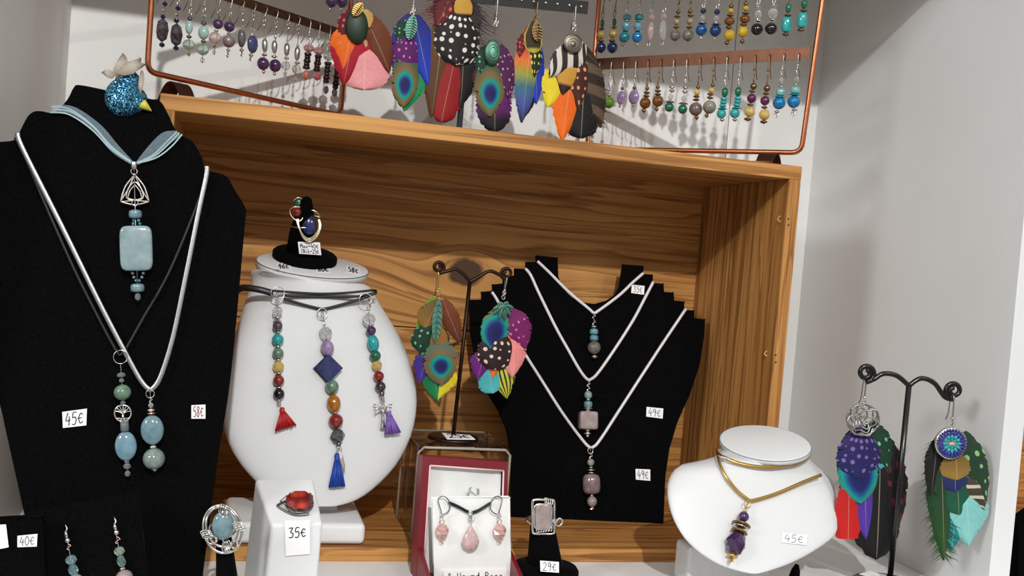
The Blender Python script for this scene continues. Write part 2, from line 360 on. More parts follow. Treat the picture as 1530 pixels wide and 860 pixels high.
GL = {'0': [[(.3, 1), (.08, .75), (.08, .3), (.3, 0), (.52, .3), (.52, .75), (.3, 1)]], '2': [[(.08, .8), (.3, 1), (.52, .75), (.4, .45), (.06, .02), (.56, .06)]],
 '3': [[(.08, .95), (.5, .98), (.26, .6), (.52, .4), (.42, .08), (.06, .04)]], '4': [[(.3, 1), (.06, .4), (.56, .44)], [(.44, .72), (.38, 0)]],
 '5': [[(.54, 1), (.2, .98), (.14, .58), (.42, .62), (.52, .32), (.36, .04), (.06, .06)]], '6': [[(.46, 1), (.16, .6), (.1, .2), (.3, 0), (.5, .2), (.36, .46), (.12, .3)]],
 '8': [[(.5, .85), (.28, 1), (.12, .76), (.46, .34), (.3, 0), (.1, .24), (.5, .82)]], '9': [[(.5, .8), (.28, 1), (.1, .7), (.3, .5), (.5, .8), (.46, .3), (.34, 0)]],
 '€': [[(.56, .74), (.34, .86), (.12, .5), (.3, .08), (.58, .2)], [(.0, .48), (.46, .5)]], '=': [[(.1, .6), (.5, .6)], [(.1, .4), (.5, .4)]], '(': [[(.4, 1.05), (.18, .5), (.4, -.05)]],
 'M': [[(.04, 0), (.12, .95), (.3, .4), (.5, 1), (.58, 0)]], 'a': [[(.48, .5), (.2, .56), (.1, .2), (.26, .02), (.46, .3), (.48, .5), (.54, 0)]], 'x': [[(.1, .5), (.5, 0)], [(.5, .5), (.1, 0)]], 'N': [[(.06, 0), (.1, 1), (.5, .05), (.54, 1)]],
 'i': [[(.3, .5), (.32, 0)], [(.3, .75), (.31, .8)]], 'k': [[(.14, 1), (.12, 0)], [(.48, .55), (.14, .28), (.5, 0)]], 'A': [[(.04, 0), (.3, 1), (.54, 0)], [(.14, .4), (.46, .4)]], 'U': [[(.1, 1), (.1, .2), (.3, 0), (.5, .2), (.52, 1)]],
 'm': [[(.04, 0), (.06, .5), (.2, .55), (.28, 0)], [(.28, .4), (.44, .55), (.52, 0)]], 'd': [[(.44, .5), (.16, .5), (.1, .1), (.36, .05), (.48, 1), (.5, 0)]], 'R': [[(.1, 0), (.12, 1), (.46, .9), (.44, .58), (.12, .5), (.54, 0)]],
 'o': [[(.3, .54), (.1, .28), (.3, 0), (.5, .28), (.3, .54)]], 's': [[(.48, .5), (.16, .46), (.44, .2), (.1, .02)]], 'e': [[(.1, .28), (.48, .3), (.3, .56), (.1, .25), (.3, 0), (.52, .1)]], 'u': [[(.08, .52), (.12, .05), (.4, .05), (.46, .52), (.52, 0)]], 'n': [[(.08, 0), (.1, .52), (.4, .5), (.48, 0)]]}
def sticker(parent, pl, q4, lines, ink=INK, off=.0006, thick=.0003, label=None, name='price_label', mat=None, pad=.12, wt=.05):
    C = [pl.at(u, v, off) for u, v in q4]   # TL TR BR BL
    mb = MB(); n = pl.n * thick; hexa(mb, [c - n for c in C] + [c + n for c in C]); lab = obj(name, mb, mat or PAPER, parent, False)
    if label: lab['label'] = label
    mb = MB(); L = len(lines); H = (C[0] - C[3]).length; Wd = (C[1] - C[0]).length
    def bl(x, y): return lerp(lerp(C[3], C[2], x), lerp(C[0], C[1], x), y) + n * 1.6
    for li, tx in enumerate(lines):
        if not tx: continue
        y0 = 1 - pad - (li + 1) * (1 - 2 * pad) / L; hh = (1 - 2 * pad) / L * (.8 if L > 1 else 1)
        cw = (1 - 2 * pad) / len(tx)
        for ci, ch in enumerate(tx):
            for st in GL.get(ch, []):
                st = smooth([(a, b, 0) for a, b in st], 4) if len(st) > 2 else [Vector((a, b, 0)) for a, b in st]
                P = [bl(pad + (ci + p.x * 1.45) * cw, y0 + p.y * hh) for p in st]; hw = wt * H / L * .55
                for a, b in zip(P, P[1:]):
                    d = b - a
                    if d.length < 1e-9: continue
                    s = d.normalized().cross(pl.n) * hw; e = d.normalized() * hw * .5; mb.add([a - s - e, a + s - e, b + s + e, b - s + e], [(0, 1, 2, 3)])
    if mb.v: obj('lettering', mb, ink, lab, False)
    return lab
def fringe_rows(): pass
def feather(root, pl, base, tip, width, mat, off=0.0, shape='leaf', bend=0.0, fluff=0, fl=.35, camber=.2, name='feather', nl=44, nw=8):
    B = pl.at(*base, off); T = pl.at(*tip, off); L = (T - B).length; D = (T - B) / L; N = pl.n; S = D.cross(N).normalized(); q = pl.mpp(*base); hw = width * q / 2
    mb = MB(); uv = {}
    def prof(t):
        t = min(1.0, max(0.0, t))
        if shape == 'leaf': return max(.02, (math.sin(math.pi * min(1, t * .95 + .04) ** .82)) ** .85)
        if shape == 'round': return max(.03, min(1, (t * 2.2) ** .7) * (1 - max(0, (t - .62) / .38) ** 2.4) ** .5) if t < 1 else .03
        if shape == 'blunt': return max(.1, min(1, (t * 1.8 + .08) ** .7)) * (1 - .12 * max(0, (t - .9) / .1))
        if shape == 'spear': return max(.015, min(1, (t * 3.0 + .05) ** .7) * (1 if t < .5 else (1 - (t - .5) / .5) ** .75))
        if shape == 'eye': return max(.03, math.sin(math.pi * min(1, (t * .97 + .02))) ** .55)
    rng = random.Random(int(base[0] * 31 + tip[1] * 17 + width))
    def pt(t, s, lift=0):
        c = B + D * (L * t) + S * (bend * L * math.sin(math.pi * t * .5) ** 2)
        return c + S * (s * hw * prof(t)) + N * (camber * hw * (1 - s * s) * min(1, 3 * t) + lift)
    for i in range(nl + 1):
        t = i / nl
        for j in range(nw + 1):
            s = j / nw * 2 - 1; jj = ((rng.random() - .6) * .13 - (.16 if rng.random() < .06 else 0)) if abs(s) > .99 else 0; uv[len(mb.v)] = (s * .5 + .5, t); mb.v.append(pt(min(1, t + jj * .2), s * (1 + jj)))
    for i in range(nl):
        for j in range(nw): a = i * (nw + 1) + j; mb.f.append((a, a + 1, a + nw + 2, a + nw + 1))
    for i in range(fluff):
        t = rng.random() ** .8 * .98; sg = rng.choice((-1, 1)); s0 = sg * (.5 + .4 * rng.random()); p0 = pt(t, s0, .0002); ln = hw * fl * (.5 + rng.random()) * 1.6
        d = (S * sg * (.8 + .4 * rng.random()) + D * (.5 + .9 * rng.random())).normalized(); p1 = p0 + d * ln + N * (rng.random() - .4) * .002; w = D * hw * .035
        k = len(mb.v); mb.v += [p0 - w, p0 + w, p1]; mb.f.append((k, k + 1, k + 2))
        for z in range(3): uv[k + z] = (min(1, max(0, s0 * .5 + .5)), t)
    mb.uv = uv; return obj(name, mb, mat, root)
def fish_hook(root, hole, T, back, r=.00042, mat=None, tail=.017, kick=.004, ball=True):
    """ear wire: rises from the drop, passes the hole and falls behind"""
    h = Vector(hole); T = Vector(T); mid = lerp(T, h, .5)
    P = [T, lerp(T, mid, .5), mid - back * .0006, lerp(mid, h, .6) - back * .0012, h - back * .001 + Vector((0, 0, .0008)), h + back * .002 + Vector((0, 0, .0012)), h + back * .0042 - Vector((0, 0, .004)), h + back * .0052 - Vector((0, 0, tail * .7)), h + back * (.0052 + kick) - Vector((0, 0, tail))]
    mb = MB(); tube(mb, smooth(P, 4), r, 5); obj('ear_wire', mb, HOOKM if mat in (None, SILVER) else mat, root)
    if ball:
        mb = MB(); c = lerp(T, h, .28); superell(mb, c, Vector((.0011, 0, 0)), Vector((0, .0011, 0)), Vector((0, 0, .0011)), 1, 1, 10, 6); obj('wire_ball', mb, mat or SILVER, root)

# ================================================================== the niche
WALLM = plain((234, 234, 232), .6, .03, 12); SHELFM = plain((238, 238, 238), .45, .02, 10)
YB = .2; XL = -.0905; XR = .6274; YF = -.107; ZT = .55
mb = MB(); box(mb, (XL - .02, -.2, -.02), (1.35, YB + .03, 0)); struct('floor', mb, SHELFM, sm=False)
mb = MB(); box(mb, (XL, YB, 0), (.5283, YB + .018, ZT)); wb_ = struct('wall_back', mb, WALLM, sm=False)
mb = MB(); box(mb, (.5292, YB, 0), (XR, YB + .018, ZT)); obj('panel', mb, WALLM, wb_, False)
mb = MB(); box(mb, (XL - .018, YF, 0), (XL, YB + .018, ZT)); struct('wall_left', mb, WALLM, sm=False)
mb = MB(); box(mb, (XR, YF, 0), (XR + .0185, YB + .018, ZT)); struct('wall_right', mb, plain((230, 233, 234), .5, .02, 12), sm=False, bevel=.0006)
mb = MB(); box(mb, (XL - .018, YF, ZT), (1.35, YB + .018, ZT + .018)); struct('ceiling', mb, WALLM, sm=False)
mb = MB(); box(mb, (XR + .0185, YB, 0), (1.35, YB + .018, ZT)); struct('wall_far', mb, WALLM, sm=False)

# ================================================================== wooden crate
CW, CH, CT, CD = .5, .3278, .0104, .16
def crate(name, label, ox, oy, w, h, d, t, knot=None, planks=((.0, .50), (.503, 1.02))):
    c = thing(name, label, 'crate', (ox + w / 2, oy + d / 2, 0))
    def b(nm, a, e, m, bv=.0005):
        mb = MB(); box(mb, (ox + a[0], oy + a[1], a[2]), (ox + e[0], oy + e[1], e[2])); obj(nm, mb, m, c, False, bevel=bv, bseg=1)
    b('bottom_board', (0, 0, 0), (w, d + .01, t), wood('X', 1.0, None, 1.3 + ox))
    b('top_board', (0, 0, h - t * 1.08), (w, d + .01, h), wood('X', 1.0, None, 5.1 + ox, .6))
    b('side_board', (0, 0, t), (t, d + .01, h - t * 1.08), wood('Z', 1.0, None, 2.2 + ox, 1.3))
    b('side_board', (w - t, 0, t), (w, d + .01, h - t * 1.08), wood('Z', .97, None, 7.7 + ox, 1.3))
    hi = h - t * 1.08 - t
    for i, (z0, z1) in enumerate(planks):
        b('back_plank', (t, d, t + hi * z0), (w - t, d + .008, t + hi * z1), wood('X', 1.0, (knot if i == 1 else None), 3.4 + i * 4 + ox, .8))
    return c
CRO = Vector((CW / 2, CD / 2, 0))
KN = lean_plane((0, CD, 0)).at(697, 406); 
CR = crate('wooden_crate', 'large natural pine crate lying on its side, opening to the front', 0, 0, CW, CH, CD, CT, (KN.x - CRO.x, KN.z, .0135))
crate('wooden_crate', 'second pine crate beyond the white side panel', .70, .02, .5, CH, CD, CT, None)
# staple scars on the crate's right front edge
pc = lean_plane((0, 0, 0))
for (u, v) in ((1178, 327), (1178, 336), (1159, 530), (1159, 541)):
    mb = MB(); p = pc.at(u, v, .0); superell(mb, p, Vector((.0009, 0, 0)), Vector((0, .0004, 0)), Vector((0, 0, .0009)), 1, 1, 8, 6); obj('nail_head', mb, plain((70, 48, 30), .6), CR)
psw = Plane((CW - CT, 0, 0), (-1, 0, 0))
for (u, v, h) in ((1163, 327, 9), (1143, 528, 8)):
    mb = MB(); tube(mb, smooth([psw.at(u + 3, v - h / 2, .0004), psw.at(u - 1, v, .0015), psw.at(u + 3, v + h / 2, .0004)], 4), .0006, 6); obj('wood_splinter', mb, plain((214, 172, 116), .6), CR)
# black bust in the far crate
mb = MB(); P = lean_plane((.8, -.05, 0)); poly = [Vector((.70 + a, -.06, b)) for a, b in ((0, 0), (.1, 0), (.12, .05), (.09, .075), (.04, .08), (-.01, .05))]; prism(mb, poly, (0, .012, 0))
single('necklace_bust', mb, VELV, 'small black velvet display standing beyond the white side panel', 'bust', (.74, -.06, 0), sm=False, bevel=.002)

# ================================================================== flat velvet displays
def extrude_px(name, pl, px, depth, mat, root, bevel=.0015, soft=False):
    poly = [pl.at(u, v) for u, v in (smooth_px(px) if soft else px)]; mb = MB(); prism(mb, poly, -pl.n * depth); return obj(name, mb, mat, root, False, bevel=bevel)
def smooth_px(px): return [(p.x, p.y) for p in smooth([(u, v, 0) for u, v in px], 5, True)]
# --- tall black bust on the left
PB = lean_plane((0, -.1, 0), 0, 4.5)
bust_px = [(-16, 222), (-8, 213), (18, 210), (26, 203), (40, 176), (50, 167), (62, 166), (80, 168), (97, 153), (104, 143), (110, 131), (120, 127), (170, 137), (226, 148), (240, 152), (250, 168), (262, 193), (272, 203), (288, 212), (301, 234), (306, 250), (316, 256), (338, 263), (351, 284), (367, 312), (366, 335), (345, 560), (325, 690), (303, 860), (298, 905), (60, 905), (50, 830), (38, 775), (2, 612), (-16, 520)]
bust = thing('necklace_bust', 'tall black velvet necklace bust in front of the crate', 'bust', (0, -.09, 0))
extrude_px('front_panel', PB, bust_px, .008, VELV, bust, 0, True)
mb = MB(); hexa(mb, [(-.02, -.075, .0), (.035, -.075, 0), (.035, -.07, 0), (-.02, -.07, 0), (-.005, -.085, .2), (.02, -.085, .2), (.02, -.08, .2), (-.005, -.08, .2)]); obj('easel_leg', mb, VELV, bust, False)
sticker(bust, PB, [(93, 615), (130, 610), (129, 635), (94, 639)], ['45€'], label='white sticker with handwritten price 45€')
sticker(bust, PB, [(286, 605), (307, 604), (307, 625), (286, 625)], ['58€'], REDINK, label='small white sticker with red handwritten price 58€')
# --- ribbon necklace with triquetra
nk = thing('necklace', 'pale blue ribbon necklace with silver triquetra and large rectangular aquamarine bead', 'necklace', PB.at(204, 450))
RIB = plain((176, 198, 202), .5, .05)
for dx, dy in ((0, 0), (2, 4), (-1, 8)):
    wire(nk, PB, [(76 + dx, 160 + dy), (104 + dx, 163 + dy), (138 + dx, 187 + dy * .8), (166, 218 + dy * .6), (197, 242 + dy * .2)], 1.3, RIB, 'ribbon_edge', .002)
for dx, dy in ((0, 0), (4, 2), (8, 6)):
    wire(nk, PB, [(264 + dx, 197 + dy * .6), (248 + dx, 213 + dy), (228 + dx * .7, 232 + dy * .6), (204, 243 + dy * .2)], 1.3, RIB, 'ribbon_edge', .002)
def strip(name, pl, A, B, mat, root, off=.0025):
    a = smooth([pl.at(u, v, off) for u, v in A], 6); b = smooth([pl.at(u, v, off) for u, v in B], 6); n = len(a); mb = MB(); mb.add(a + b, [(i, i + 1, n + i + 1, n + i) for i in range(n - 1)]); return obj(name, mb, mat, root)
SH = sheer((150, 178, 190))
strip('ribbon', PB, [(264, 195), (243, 198), (222, 218), (203, 242)], [(270, 202), (252, 216), (230, 234), (206, 246)], SH, nk)
strip('ribbon', PB, [(80, 156), (112, 160), (150, 186), (176, 216), (198, 240)], [(78, 168), (106, 170), (138, 194), (166, 226), (196, 246)], SH, nk)
strand(nk, PB, (200, 243), (206, 450), [(247, 9, 13, 'c', SILVER), (256, 9, 9, 'w', SILVER), (303, 9, 9, 'w', SILVER), (320, 19, 13, 'c', AQUA), (371, 46, 67, 'r', stone((136, 164, 172), (166, 186, 190), .15, 120)), (430, 20, 13, 'c', AQUA), (443, 9, 12, 'f', SMOKE)] +
       [(329, 5, 5, 'b', TEAL, 200), (329, 5, 5, 'b', AQUA, 207), (334, 5, 5, 'b', SMOKE, 199), (334, 5, 5, 'b', TEAL, 209), (408, 4.5, 4.5, 'b', SMOKE, 198), (414, 4.5, 4.5, 'b', AQUA, 200), (419, 4.5, 4.5, 'b', TEAL, 203), (419, 4.5, 4.5, 'b', SMOKE, 208), (414, 4.5, 4.5, 'b', AQUA, 212), (408, 4.5, 4.5, 'b', SMOKE, 214)], .006)
OLD = metal((176, 170, 162), .35); mb = MB(); q = PB.mpp(200, 280)
for cx, cy, s in ((201.5, 287, 1.0), (201.5, 289, .5)):
    c = PB.at(cx, cy, .004); X = PB.at(cx + 1, cy, .004) - c; Y = PB.at(cx, cy - 1, .004) - c
    V3 = [c + (Y * 26) * s, c + (X * -21 + Y * -14) * s, c + (X * 21 + Y * -14) * s]
    for i in range(3):
        a, b = V3[i], V3[(i + 1) % 3]; m_ = (a + b) / 2; tube(mb, smooth([a, m_ + (m_ - c) * .35, b], 8), 1.5 * q if s == 1 else 1.1 * q, 6)
    if s == 1:
        for i in range(3): tube(mb, smooth([V3[i], lerp(V3[(i + 1) % 3], c, .4), lerp(V3[(i + 2) % 3], c, .4), V3[i]], 6), 1.0 * q, 5)
obj('triquetra', mb, OLD, nk, label='silver openwork triquetra charm')
# --- silver cord with aquamarine and green stone
nk = thing('necklace', 'silver snake cord necklace with oval aquamarine above a grey green ball', 'necklace', PB.at(230, 705))
SCORD = metal((176, 176, 176), .38, 900)
wire(nk, PB, [(26, 198), (34, 222), (90, 333), (150, 455), (188, 528), (209, 566), (221, 580), (227, 581), (240, 562), (258, 505), (276, 420), (296, 320), (308, 264), (309, 248)], 3.9, SCORD, 'cord', .0035, 8, .5)
strand(nk, PB, (224, 582), (231, 704), [(588, 12, 12, 'w', SILVER), (597, 5, 8, 'v', SILVER), (605, 8, 8, 'f', CLEAR), (612, 13, 6, 'd', SILVER), (617, 14, 4, 'd', ROSEG), (642, 33, 44, 'o', AQUA), (667, 12, 6, 'd', SILVER), (685, 32, 32, 'b', GREENG), (701, 8, 6, 'f', SILVER)], .006)
# --- black cord with green bead, tree charm, blue oval
nk = thing('necklace', 'black braided cord necklace with green ball, openwork tree charm and oval blue stone', 'necklace', PB.at(190, 712))
BC = plain((20, 20, 21), .5, .3, 900)
wire(nk, PB, [(23, 205), (38, 236), (62, 292), (110, 400), (150, 480), (174, 524), (180, 530)], 2.6, BC, 'cord', .0018)
wire(nk, PB, [(309, 264), (290, 318), (252, 408), (214, 475), (188, 521), (180, 530)], 2.4, BC, 'cord', .0018)
strand(nk, PB, (180, 542), (191, 712), [(533, 20, 20, 'w', SILVER, 180), (560, 13, 8, 'f', SMOKE), (568, 8, 7, 'f', SMOKE), (586, 25, 24, 'b', JADE), (601, 8, 6, 'f', SMOKE), (636, 12, 15, 'y', SMOKE), (666, 31, 44, 'o', stone((112, 150, 172), (140, 176, 190), scale=180)), (689, 7, 6, 'f', SMOKE), (696, 11, 10, 'f', SMOKE), (707, 9, 10, 'g', SMOKE)], .006)
c = PB.at(183.5, 617, .006); q = PB.mpp(183, 617); X = (PB.at(184.5, 617, .006) - c); Y = (PB.at(183.5, 616, .006) - c); mb = MB()
torus(mb, c, X * 12.5, Y * 12.5, 1.4 * q)
tube(mb, [c - Y * 12, c], 1.6 * q, 6)
for a in range(7): t = math.pi * (a / 6 * .84 + .08); tube(mb, smooth([c - Y * 1, c + (X * math.cos(t) * 6 + Y * (math.sin(t) * 5 + 1)), c + (X * math.cos(t) + Y * math.sin(t)) * 12], 4), .9 * q, 5)
for a in range(5): t = math.pi * (1 + a / 4 * .6 + .2); tube(mb, [c - Y * 8, c + (X * math.cos(t) + Y * math.sin(t)) * 12], .8 * q, 5)
obj('tree_charm', mb, SILVER, nk, label='round silver tree of life charm')
# --- glitter bird clipped to the bust
PBI = lean_plane((0, -.098, 0), 0, 4.5)
bird = thing('bird_ornament', 'blue glitter bird ornament with yellow beak and beige tail feathers on black bust', 'ornament', PBI.at(187, 176))
mb = MB(); q = PBI.mpp(185, 140); c = PBI.at(186, 146); X = PBI.at(187, 146) - c; Y = PBI.at(186, 145) - c; N = PBI.n
superell(mb, c, X * 30, N * (26 * q), Y * 30, 1, 1, 24, 16); superell(mb, c + X * 16 - Y * 4, X * 19, N * (20 * q), Y * 20, 1, 1, 20, 14); superell(mb, c + Y * 22 + X * 5, X * 20, N * (18 * q), Y * 20, 1, 1, 20, 14)
obj('body', mb, glitter((4, 38, 74), (6, 98, 140)), bird)
mb = MB(); d = (X * 12 - Y * 9); lathe(mb, c + X * 27 - Y * 11 + N * (10 * q), d, [(0, 8 * q), (d.length * .5, 5.5 * q), (d.length * 1.2, .8 * q)], 10); obj('beak', mb, plain((206, 190, 74), .4), bird)
FB = f_plain(((0, (150, 138, 124)), (.6, (186, 176, 162)), (1, (96, 86, 78))))
for i, (b, t, w, o, s) in enumerate((((178, 116), (174, 80), 20, .006, .25), ((182, 112), (204, 82), 18, .008, .2), ((176, 108), (219, 100), 16, .010, -.1), ((172, 112), (152, 112), 13, .008, .2), ((212, 105), (214, 142), 8, .008, .1), ((186, 98), (214, 92), 12, .009, .2))):
    feather(bird, PBI, b, t, w, FB, o, 'leaf', s, 8, .3, .3, 'tail_feather')
mb = MB(); superell(mb, c + X * 11 - Y * 6 + N * (23 * q), X * 3, N * (2 * q), Y * 3, 1, 1, 10, 8); obj('eye', mb, ONYX, bird)

# --- black earring displays at lower left
PE1 = lean_plane((0, -.135, 0), 0, 16); PE2 = lean_plane((0, -.142, 0), 6, 12)
eh = thing('earring_display', 'black velvet earring card with two silver hook earrings below the tall bust', 'display', PE1.at(130, 900))
extrude_px('panel', PE1, [(48, 766), (205, 737), (214, 800), (224, 915), (40, 915)], .005, VELV, eh)
eh2 = thing('earring_display', 'low black velvet earring stand with 40€ sticker at the left wall', 'display', PE2.at(20, 905))
extrude_px('panel', PE2, [(-40, 778), (62, 772), (66, 915), (-40, 915)], .006, VELV, eh2)
sticker(eh2, PE2, [(26, 800), (56, 797), (55, 816), (26, 817)], ['40€'], label='small white sticker with handwritten price 40€')
sticker(eh2, PE2, [(-22, 784), (9, 783), (13, 817), (-22, 824)], [''], label='white sticker cut by the wall edge', pad=.1)
for x, (hu, hv), tu, its, lab in ((1, (96, 781), (100, 806), [(816, 7, 9, 'v', ROSEG), (836, 17, 15, 'f', glass((190, 225, 232))), (851, 15, 18, 'f', glass((170, 215, 220))), (868, 22, 22, 'b', ROSEQ)], 'silver hook earring with two faceted pale blue crystals on black card'),
                                 (2, (169, 770), (173, 794), [(806, 8, 11, 'v', ROSEG), (823, 16, 14, 'f', SAGE), (838, 13, 19, 'f', glass((170, 205, 200))), (849, 10, 5, 'd', SILVER), (862, 25, 22, 'b', ROSEQ)], 'silver hook earring with green crystals above a rose quartz ball on black card')):
    er = thing('earring', lab, 'earring', PE1.at(tu[0] + 10, 880))
    strand(er, PE1, tu, (tu[0] + 16, 880), its, .004)
    P = [PE1.at(hu, hv, -.001), PE1.at(hu + 2, hv + 3, .003), PE1.at(hu + 4, hv + 9, .004), PE1.at(hu + 1, hv + 16, .004), PE1.at(tu[0], tu[1], .004)]; mb = MB(); tube(mb, smooth(P, 4), .0005, 6); obj('ear_wire', mb, SILVER, er)
    mb = MB(); b = PE1.at(tu[0] + 1, tu[1] + 1, .004); r = 4.2 * PE1.mpp(100, 800); superell(mb, b, Vector((r, 0, 0)), Vector((0, r, 0)), Vector((0, 0, r)), 1, 1, 12, 8); obj('wire_ball', mb, SILVER, er)
    mb = MB(); tube(mb, [PE1.at(hu + 2, hv + 12, .004), PE1.at(tu[0], tu[1] - 3, .004)], .0009, 6); obj('wire_sleeve', mb, SILVER, er)

# --- black stepped necklace display in the crate
DL, DR = Vector((.3056, .0943, CT)), Vector((.4426, .079, CT)); dd = (DR - DL).normalized(); hn = Vector((dd.y, -dd.x, 0))
PD = Plane(DL, hn * math.cos(R(13)) + Vector((0, 0, math.sin(R(13)))))
step_px = [(765, 772), (764, 680), (757, 640), (745, 613), (728, 585), (712, 545), (703, 495), (701, 448), (719.7, 447.5), (719.7, 436), (736, 435.5), (736, 425), (752, 424.5), (752, 413), (769, 412.5), (769, 402), (786.5, 401.5), (786.5, 392), (802, 391.5), (802, 382.5), (833, 385), (834, 413), (840, 430), (854, 444), (872, 452), (888, 454), (905.5, 449), (920, 439), (926, 426), (931, 395), (960.5, 398), (960.5, 409), (974.6, 411), (974.6, 422.5), (991, 424), (992, 436), (1006, 437), (1007, 449), (1022, 450.5), (1022, 462.5), (1036.5, 464), (1037, 475), (1053, 477), (1052, 500), (1045, 545), (1030, 590), (1012, 630), (1000, 670), (994, 710), (990, 782)]
sd = thing('necklace_display', 'black velvet stepped necklace display inside the crate', 'display', (DL + DR) / 2)
extrude_px('front_panel', PD, step_px, .004, VELV, sd, .0008)
mb = MB(); mm = (DL + DR) / 2; hexa(mb, [mm + Vector((-.02, .058, 0)), mm + Vector((.02, .058, 0)), mm + Vector((.02, .061, 0)), mm + Vector((-.02, .061, 0)), mm + Vector((-.012, .036, .11)), mm + Vector((.012, .036, .11)), mm + Vector((.012, .039, .11)), mm + Vector((-.012, .039, .11))]); obj('easel_leg', mb, VELV, sd, False)
sticker(sd, PD, [(944, 425), (963, 427), (962, 440), (943, 437.5)], ['35€'], label='white sticker with handwritten price 35€')
sticker(sd, PD, [(966, 607.5), (991, 610), (990, 625), (965.5, 622)], ['49€'], label='upper white sticker with handwritten price 49€')
sticker(sd, PD, [(949.5, 700), (971.5, 701), (971.5, 718), (950, 716)], ['49€'], label='lower white sticker with handwritten price 49€')
WC = plain((226, 222, 224), .35, .08, 800)
for lab, cord, top, bot, its in (
  ('short white cord necklace with grey ball and two blue beads on stepped display', [(803, 390), (820, 406), (850, 436), (880, 461), (887, 467), (894, 464), (925, 441), (945, 422), (961, 408)], (887, 469), (888, 536), [(472, 5, 7, 'v', SILVER), (481, 5, 9, 'v', SILVER), (488, 11, 4, 'd', SILVER), (495.5, 13, 9, 'c', SKY), (505, 13, 9, 'c', stone((90, 138, 156), (120, 166, 180))), (519, 20, 20, 'b', GREYST), (532.5, 10, 6, 'd', SILVER)]),
  ('middle white cord necklace with pale grey cube bead on stepped display', [(785, 401), (793, 411), (805, 437), (830, 488), (850, 524), (866, 552), (877, 566), (883, 566), (894, 556), (920, 519), (946, 478), (962, 448), (976, 421)], (879, 569), (878, 652), [(573, 5, 8, 'v', SILVER), (580, 5, 8, 'v', SILVER), (590, 12, 13, 'b', stone((138, 168, 172), (168, 192, 194))), (597, 8, 3, 'd', SILVER), (604, 13, 10, 'c', stone((106, 148, 154), (140, 172, 174))), (610, 16, 3, 'd', SILVER), (613, 9, 4, 'd', SILVER), (628, 28, 27, 'k', ROSEQ), (642, 8, 6, 'd', SILVER), (647, 11, 5, 'd', SILVER), (651, 5, 4, 'b', SILVER)]),
  ('long white cord necklace with twisted rose quartz nugget on stepped display', [(735, 436), (745, 452), (768, 500), (786, 531), (812, 572), (840, 616), (868, 654), (880, 667), (887, 667), (897, 656), (925, 613), (958, 562), (992, 510), (1025, 461)], (882, 669), (885, 762), [(673, 8, 9, 'w', SILVER), (681, 5, 9, 'v', SILVER), (690.5, 11, 11, 'b', stone((150, 138, 138), (180, 168, 166))), (698, 9, 3, 'd', SILVER), (702, 16, 3, 'd', SILVER), (706, 12, 3, 'd', SILVER), (723, 27, 30, 'c', stone((128, 104, 108), (164, 142, 144), .12, 200)), (740, 8, 3, 'd', SILVER), (749, 15, 16, 'b', stone((160, 142, 140), (184, 170, 166))), (759, 7, 5, 'g', SILVER)])):
    nk = thing('necklace', lab, 'necklace', PD.at(*bot)); wire(nk, PD, cord, 2.4, WC, 'cord', .0018); strand(nk, PD, top, bot, its, .0045)

# ================================================================== white busts
def loft_bust(name, pl, px, root, mat, dfun, e=.55, nz=30, nr=40, hd=None):
    """bust body: horizontal slices of an outline traced on a leaning plane, given real depth behind it"""
    S = Vector((0, 0, 1)).cross(-pl.n).normalized(); S = S if S.x > 0 else -S; T = (-S.cross(pl.n)).normalized(); T = T if T.z > 0 else -T
    P = [pl.at(u, v) for u, v in smooth_px(px)]; o = P[0]; ab = [((p - o).dot(S), (p - o).dot(T)) for p in P]
    b0 = min(b for a, b in ab); b1 = max(b for a, b in ab); mb = MB(); hd = hd or Vector((pl.n.x, pl.n.y, 0)).normalized()
    for i in range(nz + 1):
        f = .5 - .5 * math.cos(math.pi * (i / nz)) if True else i / nz; b = b0 + (b1 - b0) * (.004 + .992 * f); xs = []
        for k in range(len(ab)):
            (a1, c1), (a2, c2) = ab[k], ab[(k + 1) % len(ab)]
            if (c1 - b) * (c2 - b) <= 0 and c1 != c2: xs.append(a1 + (a2 - a1) * (b - c1) / (c2 - c1))
        l, r = min(xs), max(xs); D = dfun(f); c = (l + r) / 2; hw = (r - l) / 2; ee = e + (1 - e) * max(0, min(1, (f - .66) / .22))
        for j in range(nr):
            q = 2 * math.pi * j / nr; mb.v.append(o + S * (c + hw * sgp(math.cos(q), ee)) + T * b - hd * (D / 2 + D / 2 * sgp(math.sin(q), ee)))
    for i in range(nz):
        for j in range(nr): mb.f.append((i * nr + j, i * nr + (j + 1) % nr, (i + 1) * nr + (j + 1) % nr, (i + 1) * nr + j))
    mb.f.append(tuple(range(nr))); mb.f.append(tuple(nz * nr + j for j in range(nr))); return obj(name, mb, mat, root)
def smooth_px(px): return [(p.x, p.y) for p in smooth([(u, v, 0) for u, v in px], 5, True)]
def cap_disc(name, c, X, Y, h, mat, root, n=40, inset=.93):
    """flat elliptical neck cap: X, Y half axes, thickness h along X x Y"""
    N = X.cross(Y).normalized(); N = N if N.z > 0 else -N; mb = MB(); lv = [(-h, inset), (-h, 1), (-h * .25, 1), (-h * .08, .985), (0, .96)]
    for (d, s) in lv:
        for k in range(n): q = 2 * math.pi * k / n; mb.v.append(c + N * d + X * (math.cos(q) * s) + Y * (math.sin(q) * s))
    for i in range(len(lv) - 1):
        for k in range(n): mb.f.append((i * n + k, i * n + (k + 1) % n, (i + 1) * n + (k + 1) % n, (i + 1) * n + k))
    mb.f.append(tuple(range(n))); mb.f.append(tuple((len(lv) - 1) * n + k for k in range(n))); return obj(name, mb, mat, root)
LEATH = plain((221, 223, 224), .52, .015, 40); LEATH2 = LEATH
SEAM = plain((120, 116, 108), .7)
